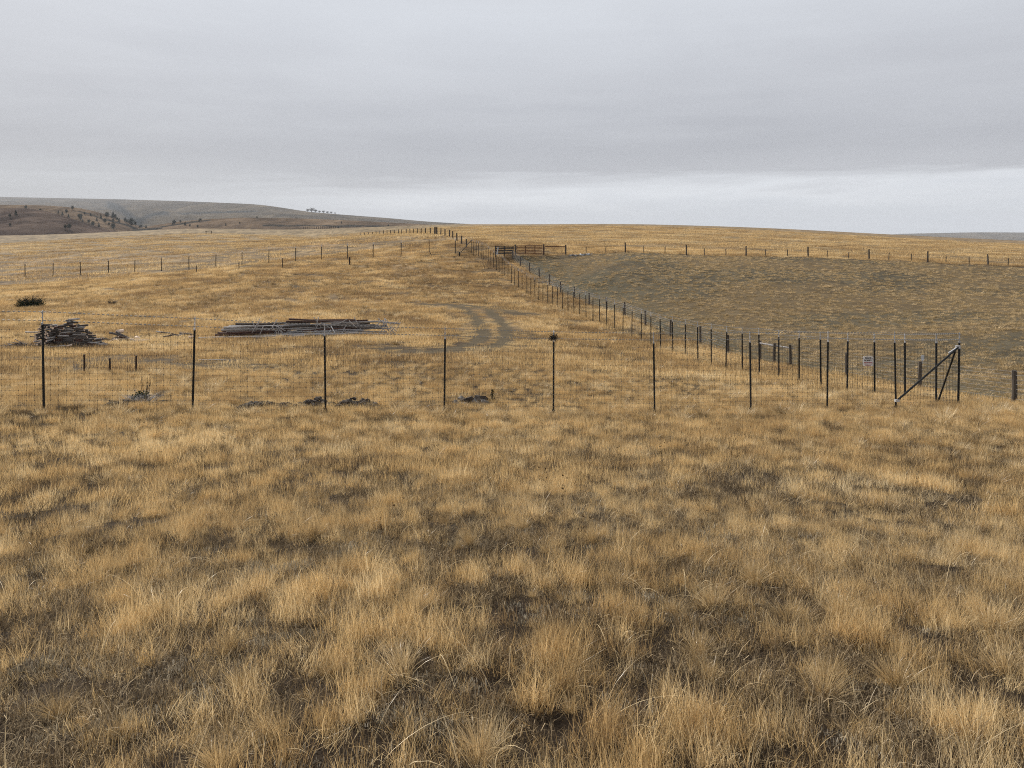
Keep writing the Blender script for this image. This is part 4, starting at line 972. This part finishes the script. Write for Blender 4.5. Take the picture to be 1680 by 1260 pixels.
protos = []
PX = lambda p, px: px/F*p.y
for i, (x, y, s) in enumerate(TB):
    hl = hA if (y > 346 and x < 60) or (x < 118 and y > 372) else hB
    p = onhill(hl, x, y); h = PX(p, s)*1.15; pr_ = protos[i % 3] if len(protos) >= 3 else None
    t = hill_tree(1 if len(protos) != 1 else 0, p, 8.0, 'small dark tree dotting the ravine hillside at the far left', 'trees on the ravine hillside', pr_, h/8)
    if pr_ is None: protos.append(t)
for i, (x, y, s) in enumerate(TD):
    p = onhill(hD, x, y); h = PX(p, s); hill_tree(0, p, 8, 'lone dark tree or bush on the gentle slope right of the ravine', 'trees right of the ravine', protos[i % 3], h/8)
fp = None
for i, (x, y, s, ws) in enumerate([(511,348.6,7.5,1),(505,348,5,1),(516,349.5,5.5,1),(524,350.5,4,1),(529,351,4.5,1),(535,351.2,3.5,1),(540,351.8,3.8,1),(546,352.3,3.8,1),(550,352.8,3,1)]):
    G_ = hC[5][89]; u, v = project(G_); p = Vector(G_[int(np.argmin(abs(u-x)))]); h = PX(p, s)
    if fp is None:
        t = empty('misty_tree', p, '', 'tree'); MB().tube([(0, 0, -2), (0, 0, 8)], [.5, .2], 6).build('trunk', M['trunk'], t); d = crown_blades(6, 9, 500, .8, 77); d[0][:, 2] += 1; foliage('crown', d, M['misttree'], t); fp = t
    else: t = copy_tree(fp); t.location = p
    t.scale = (h/10,)*3; t.rotation_euler.z = i
    tag(t, 'tallest pale tree of the misty row on the far skyline' if i == 0 else 'pale misty tree in the row on the far skyline', 'tree', 'misty trees on the skyline')

# ------------------------------------------------------------------ haze
hz = MB().box((0, 0, 130), (29000, 29000, 450))
hm, nt, o = mat('thin_air'); gg = N(nt); pv = gg.n('ShaderNodeVolumePrincipled')
pv.inputs['Color'].default_value = (.86, .90, .97, 1); pv.inputs['Density'].default_value = .00008; pv.inputs['Anisotropy'].default_value = 0
gg.l(pv.outputs[0], o.inputs['Volume'])
ho = hz.build('haze', hm); tag(ho, 'thin pale mist in the air over the whole prairie', 'haze', kind='stuff')

# ------------------------------------------------------------------ sky and light
SUN_EL, SUN_AZ = R(33), R(-42)          # azimuth from +Y (view direction), negative = left
w = bpy.data.worlds.new('World'); SC.world = w; w.use_nodes = True; nt = w.node_tree; nt.nodes.clear(); gg = N(nt)
wo = gg.n('ShaderNodeOutputWorld'); bg = gg.n('ShaderNodeBackground'); gg.l(bg.outputs[0], wo.inputs['Surface'])
sky = gg.n('ShaderNodeTexSky', sky_type='NISHITA'); sky.sun_disc = False; sky.sun_elevation = SUN_EL; sky.sun_rotation = SUN_AZ
bg.inputs['Strength'].default_value = .1
tc_ = gg.n('ShaderNodeTexCoord'); sp = gg.n('ShaderNodeSeparateXYZ'); gg.l(tc_.outputs['Generated'], sp.inputs[0])
z = gg.math('MAXIMUM', sp.outputs['Z'], 0.0); zd = gg.math('ADD', z, .07)
cb = gg.n('ShaderNodeCombineXYZ'); gg.l(gg.math('DIVIDE', sp.outputs['X'], zd), cb.inputs[0]); gg.l(gg.math('DIVIDE', sp.outputs['Y'], zd), cb.inputs[1])
n1 = gg.noise(cb.outputs[0], .55, 6, .55, .4)
mp = gg.n('ShaderNodeMapping'); mp.inputs['Scale'].default_value = (2.2, 2.2, 26); gg.l(tc_.outputs['Generated'], mp.inputs['Vector'])
n2 = gg.noise(mp.outputs[0], 1.6, 5, .6, .5)
zz = gg.math('ADD', z, gg.math('MULTIPLY', gg.math('SUBTRACT', n2, .5), .035))
zz = gg.math('ADD', zz, gg.math('MULTIPLY', gg.math('SUBTRACT', n1, .5), .02))
zz = gg.math('MULTIPLY_ADD', sp.outputs['X'], -.012); zz.node.inputs[2].default_value = 0
zz2 = gg.math('ADD', z, gg.math('MULTIPLY', gg.math('SUBTRACT', n2, .5), .06)); zz2 = gg.math('ADD', zz2, gg.math('MULTIPLY', gg.math('SUBTRACT', n1, .5), .035))
zz2 = gg.math('ADD', zz2, zz)
def g1(a, b, c): return (a, b, c)
CL = gg.ramp(zz2, [(0, g1(.78,.83,.90)), (.028, g1(.72,.76,.82)), (.050, g1(.80,.83,.88)), (.078, g1(.48,.49,.53)), (.11, g1(.455,.465,.505)), (.18, g1(.56,.575,.615)), (.28, g1(.66,.685,.73)), (.42, g1(.58,.59,.62)), (1, g1(.52,.53,.56))])
br = gg.ramp(n1, [(.3, (.93,.93,.935)), (.7, (1.06,1.06,1.055))])
lf = gg.ramp(gg.math('ADD', gg.math('MULTIPLY', sp.outputs['X'], .5), .5), [(.24, (1,1,1)), (.43, (0,0,0))])
hb = gg.ramp(z, [(.05, (1,1,1)), (.10, (0,0,0))])
CL = gg.mix(gg.math('MULTIPLY', lf, hb), CL, (.50,.52,.56))
cl = gg.mix(1.0, CL, br, 'MULTIPLY')
sc = gg.n('ShaderNodeVectorMath', operation='SCALE'); gg.l(cl, sc.inputs[0]); sc.inputs['Scale'].default_value = 10.0
mx = gg.mix(.94, sky.outputs['Color'], sc.outputs[0]); mx.node.clamp_result = False; gg.l(mx, bg.inputs['Color'])
sd = bpy.data.lights.new('sun', 'SUN'); sd.energy = 5.0; sd.angle = R(3.5); sd.color = (1, .95, .87)
so = link(bpy.data.objects.new('sun', sd))
dv = Vector((math.sin(SUN_AZ)*math.cos(SUN_EL), math.cos(SUN_AZ)*math.cos(SUN_EL), math.sin(SUN_EL)))
so.rotation_euler = dv.to_track_quat('Z', 'Y').to_euler(); so.location = (0, 0, 60)

cd = bpy.data.cameras.new('camera'); cam = link(bpy.data.objects.new('camera', cd)); SC.camera = cam
cd.sensor_fit = 'HORIZONTAL'; cd.sensor_width = 36; cd.lens = 36*F/1680; cd.shift_y = -(630-YC)/1680; cd.clip_start = .05; cd.clip_end = 40000
cam.location = (0, 0, CZ); cam.rotation_euler = (math.pi/2-PITCH, 0, 0)
SC.view_settings.view_transform = 'Standard'; SC.view_settings.look = 'None'; SC.view_settings.exposure = .08; SC.view_settings.gamma = 1
SC.cycles.use_denoising = False; SC.cycles.use_adaptive_sampling = False; SC.cycles.pixel_filter_type = 'BLACKMAN_HARRIS'; SC.cycles.filter_width = 1.05; SC.cycles.max_bounces = 6; SC.cycles.diffuse_bounces = 3; SC.cycles.transmission_bounces = 3; SC.cycles.volume_bounces = 0
